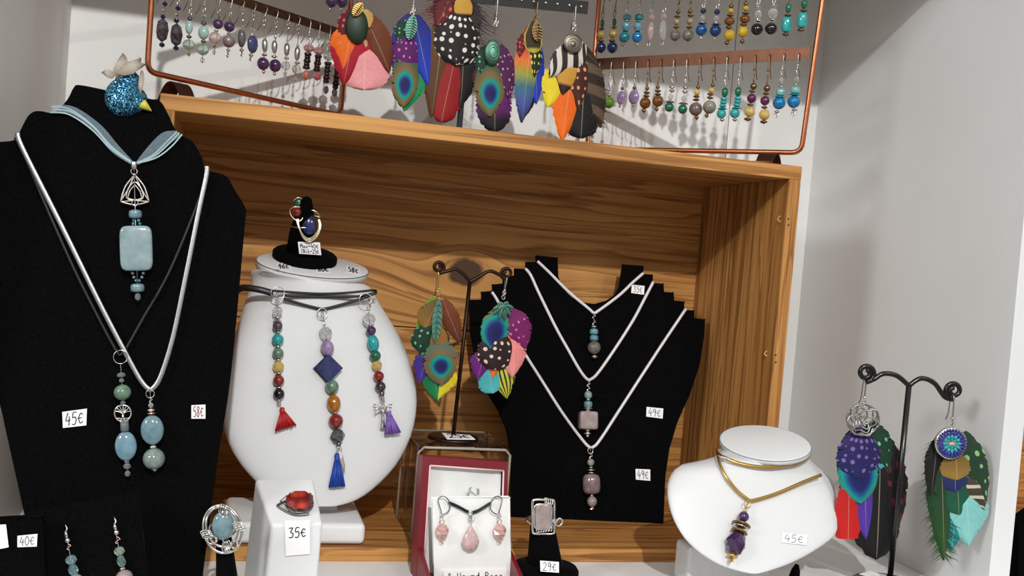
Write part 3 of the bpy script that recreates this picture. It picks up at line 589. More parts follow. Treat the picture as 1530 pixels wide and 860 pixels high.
# --- large white bust inside the crate
PW = lean_plane((.14, .020, .03), 3, 11)
wb2 = thing('necklace_bust', 'large white leatherette bust inside the crate with a black ring stand on its neck', 'bust', (.15, .05, CT))
px = [(500, 757), (545, 744), (590, 705), (616, 662), (628, 615), (625, 565), (606, 508), (580, 462), (562, 434), (551, 424), (470, 414), (386, 403), (379, 428), (366, 466), (350, 520), (338, 580), (333, 622), (340, 660), (360, 697), (398, 734), (450, 754)]
loft_bust('body', PW, px, wb2, LEATH, lambda f: .020 + .034 * min(1, f * 1.3), .5)
ctr = PW.at(468, 414) - Vector((PW.n.x, PW.n.y, 0)).normalized() * .029 + Vector((0, 0, .0088)); ctr.x = lean_plane((0, ctr.y, 0)).at(468, 397).x; Xc = (PW.at(552, 406, -.028) - PW.at(384, 388, -.028)) / 2; Xc = Vector((Xc.x, Xc.y, Xc.z)); Yt = R(15); Ny = Vector((0, math.cos(Yt), math.sin(Yt)))
cap_disc('neck_cap', ctr + Vector((0, 0, .0005)), Xc, Ny * .031, .0055, LEATH, wb2)
mb = MB(); N_ = Xc.cross(Ny).normalized(); N_ = N_ if N_.z > 0 else -N_; torus(mb, ctr - N_ * .0006, Xc * .998, Ny * .031 * .998, .0004, 48, 5); obj('seam', mb, SEAM, wb2)
PT = Plane(ctr + Vector((0, 0, .0005)), N_)     # slanted top of the neck
mb = MB(); a, b = (.0655, .006, CT), (.167, .085, CT + .016); box(mb, a, b); obj('foot', mb, WHITE, wb2, bevel=.004, bseg=3)
mb = MB(); hexa(mb, [(.10, .045, CT + .01), (.15, .045, CT + .01), (.15, .075, CT + .01), (.10, .075, CT + .01), (.11, .05, .08), (.145, .05, .08), (.145, .07, .08), (.11, .07, .08)]); obj('post', mb, WHITE, wb2, False, bevel=.002)
for cx, cy, tx, rot in ((424, 398, '46€', 0), (483, 402.5, '60€', 0), (528, 404, '58€', 2)):
    sticker(wb2, PT, [(cx - 10, cy - 5.5 + rot * -1), (cx + 10, cy - 4.5 + rot), (cx + 11, cy + 5 + rot), (cx - 11, cy + 4 - rot)], [tx], off=.0003, label='white sticker on the neck top with price ' + tx, thick=.00015)
# black cords round the neck and three stone pendants
CORDM = plain((22, 20, 20), .4, .2, 500)
GN = 'chakra pendants on the large white bust'
def tassel(root, pl, top, b0, b1, mat, off=.003, strands=26):
    """tied thread tassel: knot plus a flared skirt of threads between two lower pixels"""
    mb = MB(); q = pl.mpp(*top); kn = pl.at(top[0], top[1], off); rng = random.Random(int(top[0]))
    L = pl.at(*b0, off); Rr = pl.at(*b1, off); ax = ((L + Rr) / 2 - kn); neck = kn + ax * .25; 
    lathe(mb, kn, ax, [(0, 2.2 * q), (ax.length * .08, 4 * q), (ax.length * .2, 3.6 * q), (ax.length * .27, 4.4 * q)], 10)
    for i in range(strands):
        f = i / (strands - 1); e = lerp(L, Rr, f) + pl.n * (rng.random() - .3) * 8 * q + ax * (rng.random() * .05); s = neck + (Rr - L).normalized() * ((f - .5) * 6 * q) + pl.n * (rng.random() - .3) * 4 * q
        tube(mb, [s, lerp(s, e, .5) + pl.n * 1.5 * q, e], [1.5 * q, 1.5 * q, 1.3 * q], 5)
    return obj('tassel', mb, mat, root)
off = .0035
nk = thing('necklace', 'black cord pendant of coloured balls ending in a red tassel', 'necklace', PW.at(425, 640), GN)
wire(nk, PW, [(352, 436), (362, 430), (385, 432), (408, 438)], 5.0, CORDM, 'cord', .001, 8, .35, offs=[-.014, -.004, .001, .002])
wire(nk, PW, [(408, 434), (440, 436.5), (480, 438.5), (520, 437), (556, 433.5), (562, 435)], 2.0, CORDM, 'cord', .0015, offs=[.0025, .0015, .0015, .0015, .001, -.004])
strand(nk, PW, (414, 448), (417, 604), [(438, 20, 20, 'w', SILVER, 415), (443, 17, 13, 'x', SILVER, 415), (465, 16, 16, 'f', CLEAR), (475, 13, 5, 'd', SILVER), (487, 15, 16, 'b', stone((74, 60, 72), (110, 92, 104))), (497, 11, 4, 'd', SILVER), (507.5, 18, 17, 'b', TURQ), (518, 11, 5, 'd', SILVER), (528, 17, 16, 'b', JADE), (538, 11, 5, 'd', SILVER), (548, 17, 16, 'b', CITRINE), (558, 11, 5, 'd', SILVER), (568.5, 17, 17, 'b', JASPER), (579, 11, 5, 'd', SILVER), (588.5, 17, 17, 'b', ONYX), (601, 6, 8, 'z', SILVER)], off)
tassel(nk, PW, (421, 608), (411, 643), (442, 634), plain((196, 22, 28), .5, .25, 900))
nk = thing('necklace', 'black cord pendant with blue diamond shaped stone and blue tassel', 'necklace', PW.at(503, 727), GN)
wire(nk, PW, [(424, 446), (450, 454), (478, 461), (486, 461), (510, 455), (540, 446), (562, 437)], 2.4, CORDM, 'cord', .0015)
T, B, A, S, N = strand(nk, PW, (484, 476), (507, 672), [(468, 15, 15, 'w', SILVER, 481.5), (470, 13, 13, 'x', SILVER, 482), (481, 4, 8, 'v', SILVER), (498, 20, 21, 'f', CLEAR), (507, 5, 4, 'b', DARKSIL), (520, 20, 25, 'b', LILAC), (532, 5, 4, 'b', SILVER), (578, 21, 21, 'b', JADE), (588.5, 6, 5, 'b', BRONZE), (603, 21, 27, 'b', stone((166, 96, 14), (206, 138, 40))), (616.5, 5, 4, 'b', SILVER), (629, 22, 22, 'b', JASPER), (651, 23, 23, 'g', stone((66, 66, 70), (96, 96, 100))), (663, 8, 8, 'b', DARKSIL), (671, 7, 7, 'w', SILVER)], off)
c = PW.at(490, 550, off); q = PW.mpp(490, 550); X = PW.at(491, 550, off) - c; Y = PW.at(490, 549, off) - c; mb = MB()
prism(mb, [c + X * 18 + PW.n * .0025, c + Y * 18 + PW.n * .0025, c - X * 18 + PW.n * .0025, c - Y * 18 + PW.n * .0025], -PW.n * .005); obj('diamond_bead', mb, LAPIS, nk, False, bevel=.0014)
tassel(nk, PW, (503.5, 676), (492, 726), (515, 724), plain((24, 74, 186), .5, .25, 900))
feather(nk, PW, (508, 674), (515, 706), 6, OLD, .006, 'leaf', name='feather_charm')
nk = thing('necklace', 'black cord pendant with silver angel charm and lilac tassel', 'necklace', PW.at(580, 648), GN)
wire(nk, PW, [(425, 441.5), (470, 443), (520, 443.5), (545, 441), (563, 436)], 2.0, CORDM, 'cord', .0015)
strand(nk, PW, (549, 462), (573, 604), [(447, 19, 17, 'w', SILVER, 546), (453, 14, 12, 'x', SILVER, 552), (464, 8, 9, 'v', SILVER), (477, 19, 18, 'b', CLEAR), (486, 9, 4, 'd', SILVER), (494, 15, 14, 'b', AMETH), (513, 18, 26, 'b', TURQ), (531.5, 17, 16, 'b', MALA), (546, 16, 15, 'f', CITRINE), (562, 16, 16, 'b', JASPER), (577.5, 16, 16, 'b', stone((52, 40, 42), (84, 68, 70))), (588, 9, 9, 'b', DARKSIL), (596, 7, 9, 'z', SILVER)], off)
c = PW.at(572, 612, .004); X = PW.at(573, 612, .004) - c; Y = PW.at(572, 611, .004) - c; mb = MB(); superell(mb, c + Y * 5, X * 3, PW.n * (3 * q), Y * 3, 1, 1, 10, 8)
lathe(mb, c + Y * 3, -Y, [(0, 1.5 * q), (5 * q, 3 * q), (9 * q, 2 * q), (16 * q, 2.2 * q), (30 * q, 4 * q)], 8)
for s in (-1, 1):
    for k in range(4): tube(mb, [c + X * s * 2, c + X * s * (7 + k * 1.5) + Y * (7 - k * 4), c + X * s * (14 - k) + Y * (8 - k * 5)], 1.0 * q, 5)
obj('angel_charm', mb, SILVER, nk, label='silver winged angel charm')
tassel(nk, PW, (580, 612), (575, 648), (598, 645), plain((142, 104, 196), .55, .25, 900))
# ring stand on the neck
def px_lathe(pl, axis_px, items):
    """solid of revolution whose axis and radii are read on a plane: items (u, v, radius px)"""
    pts = [(pl.at(u, v), r * pl.mpp(u, v)) for u, v, r in items]; o = pts[0][0]; A = (pts[-1][0] - o).normalized(); return o, A, [((p - o).dot(A), r) for p, r in pts]
rs = thing('ring_stand', 'black velvet ring finger on a round base standing on the large white bust', 'ring stand', PT.at(455, 388))
c0 = PT.at(455, 388); A = N_; q = PW.mpp(455, 388); mb = MB(); lathe(mb, c0, A, [(0, 49 * q), (.001, 50 * q), (.0045, 50 * q), (.006, 47 * q)], 40); obj('base', mb, VELV, rs)
up = (A + Vector((0, -.06, 0))).normalized(); mb = MB(); lathe(mb, c0 + A * .0055 - Vector((.005, 0, 0)), up, [(0, 20 * q), (.016, 19.5 * q), (.03, 15 * q), (.04, 11 * q), (.046, 7 * q), (.0475, 2 * q)], 24); obj('finger', mb, VELV, rs)
PR1 = lean_plane(c0 + Vector((0, -.016, .0)), 0, 8)
sticker(rs, PR1, [(445, 361), (478, 362), (480, 381), (447, 379)], ['Max=40€', '(Nik=25€'], off=.002, label='white label with two handwritten lines', pad=.08, wt=.09)
rg = thing('ring', 'wire wrapped ring with blue oval, red ball and green stone on the high black finger', 'ring', PR1.at(457, 358))
PALE = metal((206, 198, 168), .28)
strand(rg, PR1, (459, 290), (461, 360), [(302, 14, 15, 'o', MALA, 447), (316.5, 17, 16, 'b', JASPER, 443.5), (335, 22, 32, 'o', LAPIS, 462)], .004, False)
def wloop(root, pl, pts, r, mat, off, closed=True, name='wire'):
    mb = MB(); tube(mb, smooth([pl.at(u, v, off + .0006 * math.sin(i * 1.7)) for i, (u, v) in enumerate(pts)], 6, closed), r * pl.mpp(*pts[0]), 6, closed); return obj(name, mb, mat, root)
wloop(rg, PR1, [(438, 300), (446, 295), (454, 301), (456, 311), (453, 324), (447, 330), (437, 325), (433, 314), (440, 309), (450, 309), (447, 303)], 1.1, PALE, .006, False)
for d in (0, 2.2, 4.2): wloop(rg, PR1, [(446 - d, 326), (447, 338 + d), (453, 351 + d), (462, 356 + d * 1.2), (472 + d * .4, 349 + d), (477 + d * .6, 338), (475 + d * .5, 327)], 1.1, PALE, .006, False)
wloop(rg, PR1, [(455, 318), (459, 311), (463, 312), (462, 318), (466, 314), (473, 317), (478, 324), (470, 322)], 1.1, PALE, .006, False)
mb = MB(); torus(mb, c0 + A * .0055 + up * .0235 - Vector((.005, 0, 0)), Vector((18.5 * q, 0, .001)), Vector((0, 18.5 * q, .002)), 1.4 * q, 28, 6); obj('band', mb, PALE, rg)

# --- small white bust at the right
PS = lean_plane((.43, -.100, .02), 4, 24)
HDS = CAM - PS.at(1143, 700); HDS = Vector((HDS.x, HDS.y, 0)).normalized()
sb = thing('necklace_bust', 'small white leatherette bust with rounded shoulders in front of the crate corner', 'bust', (.44, -.07, 0))
px = [(1120, 857), (1160, 851), (1205, 832), (1247, 803), (1252, 780), (1250, 745), (1246, 726), (1226, 708), (1217, 702), (1213, 696), (1143, 689), (1074, 682), (1068, 689), (1058, 694), (1040, 699), (1014, 703), (998, 716), (993, 740), (1003, 778), (1030, 816), (1072, 845)]
loft_bust('body', PS, px, sb, LEATH2, lambda f: .014 + .040 * max(0, min(1, (f - .3) * 1.6)), .62, hd=HDS)
ctr = PS.at(1143, 682) - HDS * .027 + Vector((0, 0, .0062)); ctr.x = lean_plane((0, ctr.y, 0)).at(1143, 663).x; Yt = R(15); Xc = Vector((-HDS.y, HDS.x, 0)) * (64.5 * (ctr - CAM).length / F); Ny = -HDS * math.cos(Yt) + Vector((0, 0, math.sin(Yt)))
cap_disc('neck_cap', ctr + Vector((0, 0, .001)), Xc, Ny * .033, .004, LEATH2, sb)
mb = MB(); N2 = Xc.cross(Ny).normalized(); N2 = N2 if N2.z > 0 else -N2; torus(mb, ctr + Vector((0, 0, .0003)), Xc * .998, Ny * .033, .0003, 48, 5); obj('seam', mb, plain((110, 130, 150), .6), sb)
mb = MB(); box(mb, (.40, -.06, 0), (.47, -.035, .03)); obj('foot', mb, glass((230, 230, 230), .2, .4), sb, bevel=.003)
sticker(sb, PS, [(1168, 795), (1206, 799), (1205, 814), (1167, 810)], ['45€'], label='white sticker with handwritten price 45€', off=.0006, thick=.00012)
nk = thing('necklace', 'gold snake chain necklace with faceted amethyst drop on the small white bust', 'necklace', PS.at(1091, 842))
GCH = metal((190, 152, 84), .32, 900)
wire(nk, PS, [(1071, 671), (1078, 680), (1106, 692), (1145, 697.5), (1185, 693), (1206, 684), (1211, 676)], 2.6, GCH, 'chain', .002, 6, .5, offs=[-.016, -.004, .002, .004, .002, -.004, -.016])
wire(nk, PS, [(1072, 674), (1075, 690), (1084, 710), (1100, 731), (1117, 745), (1126, 747), (1160, 737), (1200, 720), (1227, 709)], 2.6, GCH, 'chain', .0025, 6, .5, offs=[-.012, -.002, .0025, .0025, .003, .003, .0025, .0025, .001])
strand(nk, PS, (1118, 748), (1090, 843), [(753, 11, 11, 'w', GOLD), (762, 6, 6, 'w', GOLD), (772, 16, 16, 'b', AMETH), (784, 29, 6, 'd', BRONZE), (788, 24, 4, 'd', SILVER), (795, 26, 6, 'd', BRONZE), (812, 33, 40, 'g', stone((46, 24, 62), (84, 50, 100), .1)), (829, 16, 6, 'p', GOLD), (836, 7, 9, 'g', GOLD)], .006, True, GOLD)

# ================================================================== white ring block with red ring
PBk, PFr = lean_plane((0, -.048, 0)), lean_plane((0, -.085, 0))
tl, tr, fr, fl = PBk.at(381, 714), PBk.at(468, 713), PFr.at(483, 781), PFr.at(406, 784)
blk = thing('ring_block', 'white slant topped block holding a red ring in front of the large bust', 'display', (.095, -.065, 0))
G = lambda p, y: Vector((p.x, y, 0))
mb = MB(); bl_ = PFr.at(396, 900); hexa(mb, [Vector((fl.x - .002, -.085, 0)), Vector((fr.x - .001, -.085, 0)), Vector((tr.x + .001, -.048, 0)), Vector((tl.x - .003, -.048, 0)), fl, fr, tr, tl]); obj('body', mb, LEATH, blk, False, bevel=.0022, bseg=4)
sticker(blk, PFr, [(425, 777), (463, 776), (463, 827), (427, 830)], ['35€', ''], off=.0012, label='white label with handwritten price 35€', pad=.14)
nb = (tr - tl).cross(fl - tl).normalized(); PTOP = Plane(tl, nb)
rg = thing('ring', 'silver ring with a large cushion cut red stone on the white block', 'ring', PTOP.at(444, 755))
c = PTOP.at(448, 748, .005); X = PTOP.at(449, 748, .005) - c; Y = PTOP.at(448, 747, .005) - c; N = PTOP.n; mb = MB(); q = X.length
X *= 1; 
lv = [(-.004, .55), (0, .95), (.0012, 1.0), (.0035, .72)]; n = 8
for d, s in lv:
    for k in range(n): a = 2 * math.pi * (k + .5) / n; mb.v.append(c + N * d + X * (sgp(math.cos(a), .8) * 21 * s) + Y * (sgp(math.sin(a), .8) * 14 * s))
for i in range(len(lv) - 1):
    for k in range(n): mb.f.append((i * n + k, i * n + (k + 1) % n, (i + 1) * n + (k + 1) % n, (i + 1) * n + k))
mb.f += [tuple(range(n)), tuple(3 * n + k for k in range(n))]
t = NT('red_crystal'); t.set(Base_Color=t.ramp(t.voro(t.coord(), 160).outputs['Distance'], [(.1, (226, 70, 52)), (.7, (112, 14, 18))]), Roughness=.05, Transmission_Weight=.25, IOR=1.6, Coat_Weight=.6); obj('stone', mb, t.m, rg, False)
mb = MB()
for a in (.6, 2.5, 3.8, 5.7): mb = MB(); p = c + X * (math.cos(a) * 20) + Y * (math.sin(a) * 13); tube(mb, [p - N * .004, p + N * .0022, p - X * (math.cos(a) * 3) - Y * (math.sin(a) * 2) + N * .0035], .8 * q, 6); obj('prong', mb, DARKSIL, rg)
mb = MB(); tube(mb, smooth([c + X * 14 + Y * 12 - N * .003, c - X * 8 + Y * 10 - N * .004, c - X * 30 + Y * 2 - N * .004, c - X * 30 - Y * 3 - N * .004, c - X * 8 - Y * 14 - N * .004, c + X * 14 - Y * 14 - N * .003]), 1.8 * q, 8); torus(mb, c - N * .002, X * 20, Y * 14, 1.4 * q, 24, 6)
for s in (-1, 1): tube(mb, [c - X * 29, c - X * 20 + Y * s * 8, c - X * 20 - N * .002], 1.0 * q, 5)
obj('band', mb, DARKSIL, rg)

# ================================================================== aquamarine ring on black finger
PA = lean_plane((.06, -.112, 0), 0, 6)
rs = thing('ring_stand', 'black velvet ring finger between the tall bust and the white block', 'ring stand', PA.at(340, 905))
o, A, pf = px_lathe(PA, None, [(342, 905, 44), (341, 893, 44), (341, 890, 30), (339, 860, 26), (335, 820, 21), (332, 785, 17), (331, 765, 11), (331, 757, 4)]); mb = MB(); lathe(mb, o, A, pf, 24, flatn=.6); obj('finger', mb, VELV, rs)
rg = thing('ring', 'silver wire wrapped ring with a big oval pale blue stone', 'ring', PA.at(332, 826)); OF = .012
strand(rg, PA, (333, 760), (333, 815), [(785, 32, 43, 'o', AQUA, 333)], OF, False)
def ell(cx, cy, rx, ry, rot=0, n=16, a0=0, a1=2 * math.pi): return [(cx + rx * math.cos(a) * math.cos(rot) - ry * math.sin(a) * math.sin(rot), cy + rx * math.cos(a) * math.sin(rot) + ry * math.sin(a) * math.cos(rot)) for a in [a0 + (a1 - a0) * i / n for i in range(n + (0 if a1 - a0 > 6.2 else 1))]]
wloop(rg, PA, ell(332.5, 790, 28.5, 36, -.25), 2.3, SILVER, OF); wloop(rg, PA, ell(332, 786.5, 24, 30, -.25), 1.9, SILVER, OF + .001)
wloop(rg, PA, ell(316.5, 806, 7, 6), 1.8, SILVER, OF + .003); wloop(rg, PA, ell(350, 813, 5, 5.5), 1.8, SILVER, OF + .003)
for cx, cy, dx, dy in ((333, 762, 3, 1), (357, 786, 1.5, 3), (309, 798, 1.5, 3), (338, 816, 3, -1)):
    for k in (-1, 0, 1): wloop(rg, PA, ell(cx + dx * k, cy + dy * k, 3 + (5 if abs(dx) < 2 else 0), 3 + (5 if abs(dx) > 2 else 0), 0, 8), 1.0, SILVER, OF + .002)
wloop(rg, PA, [(339, 754), (336, 762), (334, 770)], 1.0, SILVER, OF + .003, False); wloop(rg, PA, [(333, 803), (334, 816)], 1.0, SILVER, OF + .003, False)
mb = MB(); cc = PA.at(332, 790, .0); torus(mb, cc, Vector((20 * PA.mpp(332, 790), 0, 0)), Vector((0, .011, .002)), .0009, 24, 6); obj('band', mb, SILVER, rg)

# ================================================================== rose quartz ring on black finger
PQ = lean_plane((.29, -.055, 0), 0, 6)
rs = thing('ring_stand', 'black velvet ring finger on a round base beside the red box', 'ring stand', (PQ.at(812, 850).x, -.055, 0))
bx = PQ.at(812, 850); mb = MB(); zc = zplane(.012).at(812, 850); bc = Vector((bx.x, -.058, 0)); q = PQ.mpp(812, 850)
lathe(mb, bc, Vector((0, 0, 1)), [(0, .0235), (.001, .0242), (.013, .0242), (.0155, .0225)], 40); obj('base', mb, VELV, rs)
o, A, pf = px_lathe(PQ, None, [(814, 850, 28), (812, 825, 24), (809, 790, 19), (808, 765, 15), (808, 748, 9), (808, 743, 3)]); mb = MB(); lathe(mb, o, A, pf, 24); obj('finger', mb, VELV, rs)
PQ2 = lean_plane((.29, -.083, 0), 0, 4)
sticker(rs, PQ2, [(807, 837), (835, 839), (835, 855), (807.5, 853)], ['29€'], off=.001, label='white sticker with handwritten price 29€')
rg = thing('ring', 'silver wire ring framing a rectangular rose quartz', 'ring', PQ.at(808, 800)); OF = .0105
strand(rg, PQ, (811, 745), (811, 800), [(771, 24, 37, 'r', ROSEQ, 811)], OF, False)
def rrect(x0, y0, x1, y1, r): return [(x0 + r, y0), ((x0 + x1) / 2, y0), (x1 - r, y0), (x1, y0 + r), (x1, (y0 + y1) / 2), (x1, y1 - r), (x1 - r, y1), ((x0 + x1) / 2, y1), (x0 + r, y1), (x0, y1 - r), (x0, (y0 + y1) / 2), (x0, y0 + r)]
wloop(rg, PQ, rrect(796, 746, 828, 797, 4), 2.0, SILVER, OF); wloop(rg, PQ, rrect(798.5, 753, 824, 790, 5), 1.5, SILVER, OF + .001)
for i in range(6): wloop(rg, PQ, ell(803 + i * 4, 792 - i * .6, 1.6, 4, 0, 8), .9, SILVER, OF + .001)
for i in range(4): wloop(rg, PQ, ell(815 + i * 3, 747 + i * .8, 1.6, 4, 0, 8), .9, SILVER, OF + .001)
wloop(rg, PQ, [(826, 776), (829, 782), (834, 785), (839, 782), (840, 777), (836, 774), (832, 777), (831, 781)], 1.6, SILVER, OF + .001, False)
mb = MB(); cc = PQ.at(807, 778, .0); r_ = 20 * PQ.mpp(807, 778); torus(mb, cc, Vector((r_, 0, 0)), Vector((0, .0105, .001)), .0012, 24, 6); obj('band', mb, SILVER, rg)

# ================================================================== acrylic riser, red box
AC = acrylic()
rz_ = lean_plane((0, .0125, 0)).at(640, 667).z; x0 = .2035; x1 = lean_plane((0, .0125, 0)).at(763, 668).x
rs = thing('display_riser', 'clear acrylic riser inside the crate under the bronze earring stand', 'riser', ((x0 + x1) / 2, .05, CT))
ACP = (('top', (x0, .0125, rz_ - .003), (x1, .085, rz_)), ('side', (x0, .0125, CT), (x0 + .003, .085, rz_ - .003)), ('side', (x1 - .003, .0125, CT), (x1, .085, rz_ - .003)))
for nm, a, b in ACP: mb = MB(); box(mb, a, b); obj(nm, mb, AC, rs, False, bevel=.0006)
EDG = glass((214, 206, 190), .25, .6); yf, yb_ = .0125, .085; zt_ = rz_ - .0006
for P in ([(x0, yf, CT), (x0, yf, zt_ - .004), (x0 + .004, yf, zt_), (x1 - .004, yf, zt_), (x1, yf, zt_ - .004), (x1, yf, CT)], [(x0, yb_, CT), (x0, yb_, zt_ - .004), (x0 + .004, yb_, zt_), (x1 - .004, yb_, zt_), (x1, yb_, zt_ - .004), (x1, yb_, CT)]):
    mb = MB(); tube(mb, P, .0011, 6); obj('edge_highlight', mb, EDG, rs)  # paler tubes added to imitate bright highlights along the acrylic edges
# red hinged box with a pendant set
PL = lean_plane((.22, -.030, .1), 4, 6); PP = lean_plane((.22, -.052, .05), 4, 6)
REDM = plain((120, 16, 34), .45, .1, 300); LINING = plain((236, 238, 236), .55, .03, 60)
bxo = thing('jewellery_box', 'open red hinged box with white lining holding a pink pendant set', 'box', (.225, -.05, 0))
outer = [(633, 682), (758, 690), (760, 740), (757, 842), (622, 812), (628, 740)]; 
o4 = [PL.at(632, 681), PL.at(759, 690), PL.at(756, 868), PL.at(621, 868)]; i4 = [PL.at(642, 694), PL.at(753, 702), PL.at(748, 868), PL.at(631, 868)]
back = -PL.n * .016; mb = MB(); mb.add(o4 + i4 + [p + back for p in o4], [(0, 1, 5, 4), (1, 2, 6, 5), (3, 0, 4, 7), (0, 8, 9, 1), (1, 9, 10, 2), (3, 11, 8, 0), (8, 11, 10, 9), (2, 10, 11, 3)])
ib = [p + back * .6 for p in i4]; o_ = len(mb.v); mb.v += i4 + ib; mb.f += [(o_, o_ + 1, o_ + 5, o_ + 4), (o_ + 1, o_ + 2, o_ + 6, o_ + 5), (o_ + 3, o_, o_ + 4, o_ + 7), (o_ + 4, o_ + 5, o_ + 6, o_ + 7)]; lid = obj('lid', mb, REDM, bxo, False)
cen = sum(i4, Vector()) / 4; li = [lerp(p, cen, .03) + back * .25 for p in i4]; mb = MB(); n = 10; gv = []
for i in range(n + 1):
    for j in range(n + 1): s, t_ = j / n, i / n; gv.append(lerp(lerp(li[0], li[1], s), lerp(li[3], li[2], s), t_) + back * .22 * (1 - (2 * s - 1) ** 6) * (1 - (2 * t_ - 1) ** 6) * (1 + .25 * math.sin(s * 9 + t_ * 5)))
mb.add(gv, [(i * (n + 1) + j, i * (n + 1) + j + 1, (i + 1) * (n + 1) + j + 1, (i + 1) * (n + 1) + j) for i in range(n) for j in range(n)]); obj('lining', mb, LINING, bxo)
mb = MB()
for k in range(4): a, b = i4[k], i4[(k + 1) % 4]; tube(mb, [lerp(a, cen, .012), lerp(b, cen, .012)], .0007, 6) if k != 2 else None
obj('lining_edge', mb, plain((238, 206, 208), .6), bxo)
lp = MB(); tube(lp, smooth([PL.at(700, 737, -.004), PL.at(703, 728, .0), PL.at(709, 727, .003), PL.at(714, 730, .003), PL.at(714, 738, -.002)], 5), .0011, 8, flat=(Vector((0, 0, 1)), .4)); obj('satin_tab', lp, LINING, bxo)
mb = MB(); pad = [PP.at(648, 745), PP.at(761.5, 743), PP.at(763, 905), PP.at(651, 905)]; prism(mb, pad, -PP.n * .004); obj('pad', mb, LINING, bxo, False, bevel=.0008)
bxA = [PL.at(620, 822), PL.at(757, 842)]; xa, xb = PL.at(622, 860).x, PL.at(758, 860).x
mb = MB(); zt = PL.at(622, 815).z; zf = .012
for sx, w in ((xa, .003), (xb - .003, .003)):
    ys, ye = -.045, -.085; hexa(mb, [Vector((sx, ye, 0)), Vector((sx + w, ye, 0)), Vector((sx + w, ys + .02, 0)), Vector((sx, ys + .02, 0)), Vector((sx, ye, zf)), Vector((sx + w, ye, zf)), Vector((sx + w, ys + .012, zt - .0)), Vector((sx, ys + .012, zt))])
box(mb, (xa, -.088, 0), (xb, -.085, zf)); box(mb, (xa, -.085, 0), (xb, -.03, .003)); obj('tray', mb, REDM, bxo, False)
sticker(bxo, PP, [(662, 852), (757, 850), (758, 876), (664, 878)], ['A Uaumd Rose', ''], off=.0015, name='card', label='white card with a handwritten line', pad=.06, wt=.08)
st = thing('pendant', 'pink teardrop pendant on black cord in the red box', 'pendant', PP.at(703, 825))
for d in (0, 2.4): wire(st, PP, [(670, 749 + d), (684, 755 + d), (697, 762 + d), (705, 764 + d), (715, 761 + d), (728, 753 + d), (734, 750 + d)], 1.4, CORDM, 'cord', .002)
strand(st, PP, (703, 764), (703, 822), [(765, 7, 5, 'c', SILVER), (772, 6, 12, 'c', SILVER), (803, 28, 40, 't', stone((214, 178, 178), (234, 206, 204), .06))], .0035, False)
wire(st, PP, [(703, 782), (707, 777), (710, 772)], .8, SILVER, 'pin', .004)
for cx, by, s, tg in ((659, 757, 1, 'left'), (746, 757, -1, 'right')):
    er = thing('earring', 'pink faceted ball lever back earring in the red box, ' + ('beside the white bust' if s > 0 else 'beside the rose quartz ring'), 'earring', PP.at(660 if s > 0 else 746, 810), 'pink lever back earrings in the red box')
    wloop(er, PP, [(cx + s * 13, 752), (cx + s * 9, 744), (cx + s * 2, 741), (cx - s * 4, 745), (cx - s * 3, 753), (cx, 763), (cx + s * 1, 768), (cx + s * 8, 766), (cx + s * 13, 760), (cx + s * 13, 752)], .9, DARKSIL, .004, False, 'lever_back')
    u = cx + (1 if s > 0 else 0); strand(er, PP, (u, 768), (u + 1, 812), [(771, 5, 7, 'w', SILVER), (779, 7, 7, 'w', ROSEG), (793, 21, 23, 'f', stone((214, 160, 150), (236, 200, 192), .08)), (807, 7, 7, 'w', ROSEG)], .004)

# ================================================================== earring stands (Y shaped, two scrolls)
def scroll_px(c, r0, r1, a0, turns, sgn, n=26): return [(c[0] + lerp(r0, r1, i / n) * math.cos(a0 + sgn * turns * 2 * math.pi * i / n), c[1] + lerp(r0, r1, i / n) * math.sin(a0 + sgn * turns * 2 * math.pi * i / n)) for i in range(n + 1)]
def y_stand(label, pl, Lc, Rc, fork, foot, rad, r, mat, base, root_loc, armL, armR, sticker_px=None):
    st = thing('earring_stand', label, 'earring stand', root_loc); q = pl.mpp(*fork)
    wireL = scroll_px(Lc, rad * .3, rad, math.radians(120), 1.3, 1)[::1]
    for nm, c, arm, sg, a0 in (('scroll_arm', Lc, armL, -1, 90), ('scroll_arm', Rc, armR, 1, 90)):
        sp = scroll_px(c, rad * .32, rad, math.radians(a0), 1.25 if sg > 0 else 1.25, sg)
        # end the scroll at its lowest point, then run along the arm to the fork
        sp = scroll_px(c, rad * .3, rad, math.radians(90) + sg * 1.5 * 2 * math.pi, 1.5, -sg, 40)
        P = [pl.at(u, v) for u, v in sp] + smooth([pl.at(u, v) for u, v in [(c[0], c[1] + rad)] + arm + [fork]], 6)[1:]
        mb = MB(); tube(mb, P, r * q, 8); obj(nm, mb, mat, st)
    mb = MB(); tube(mb, [pl.at(*fork), Vector(base[0]) + Vector((0, 0, base[2] * .9))], r * q * 1.15, 10); obj('pole', mb, mat, st)
    b, br, bh = base; mb = MB(); lathe(mb, Vector(b), Vector((0, 0, 1)), [(0, br), (bh * .35, br * 1.0), (bh * .8, br * .95), (bh, br * .86)], 40); obj('base', mb, mat, st)
    return st
BZ = metal((58, 44, 38), .42); BLK = plain((20, 19, 19), .25, .2, 200)
# --- middle stand on the riser
PM = lean_plane((.23, .05, 0), 0, 0)
mb_ = zplane(rz_ + .004).at(679, 651); mb_.z = rz_
foot = PM.at(680, 645); base0 = Vector((PM.at(678, 640).x, .05, rz_))
ms = y_stand('dark bronze two armed earring stand on the acrylic riser', PM, (655, 399), (757, 408), (702, 421), (679, 645), 9.5, 2.6, BZ, (base0, .0205, .0028), base0, [(668, 405), (681, 402), (693, 410)], [(744, 409), (731, 405), (716, 413)])
sticker(ms, zplane(rz_ + .0028), [(660, 646.5), (702, 650), (710, 656), (668, 655.5)], ['25€'], off=.0004, label='white sticker lying on the bronze base')
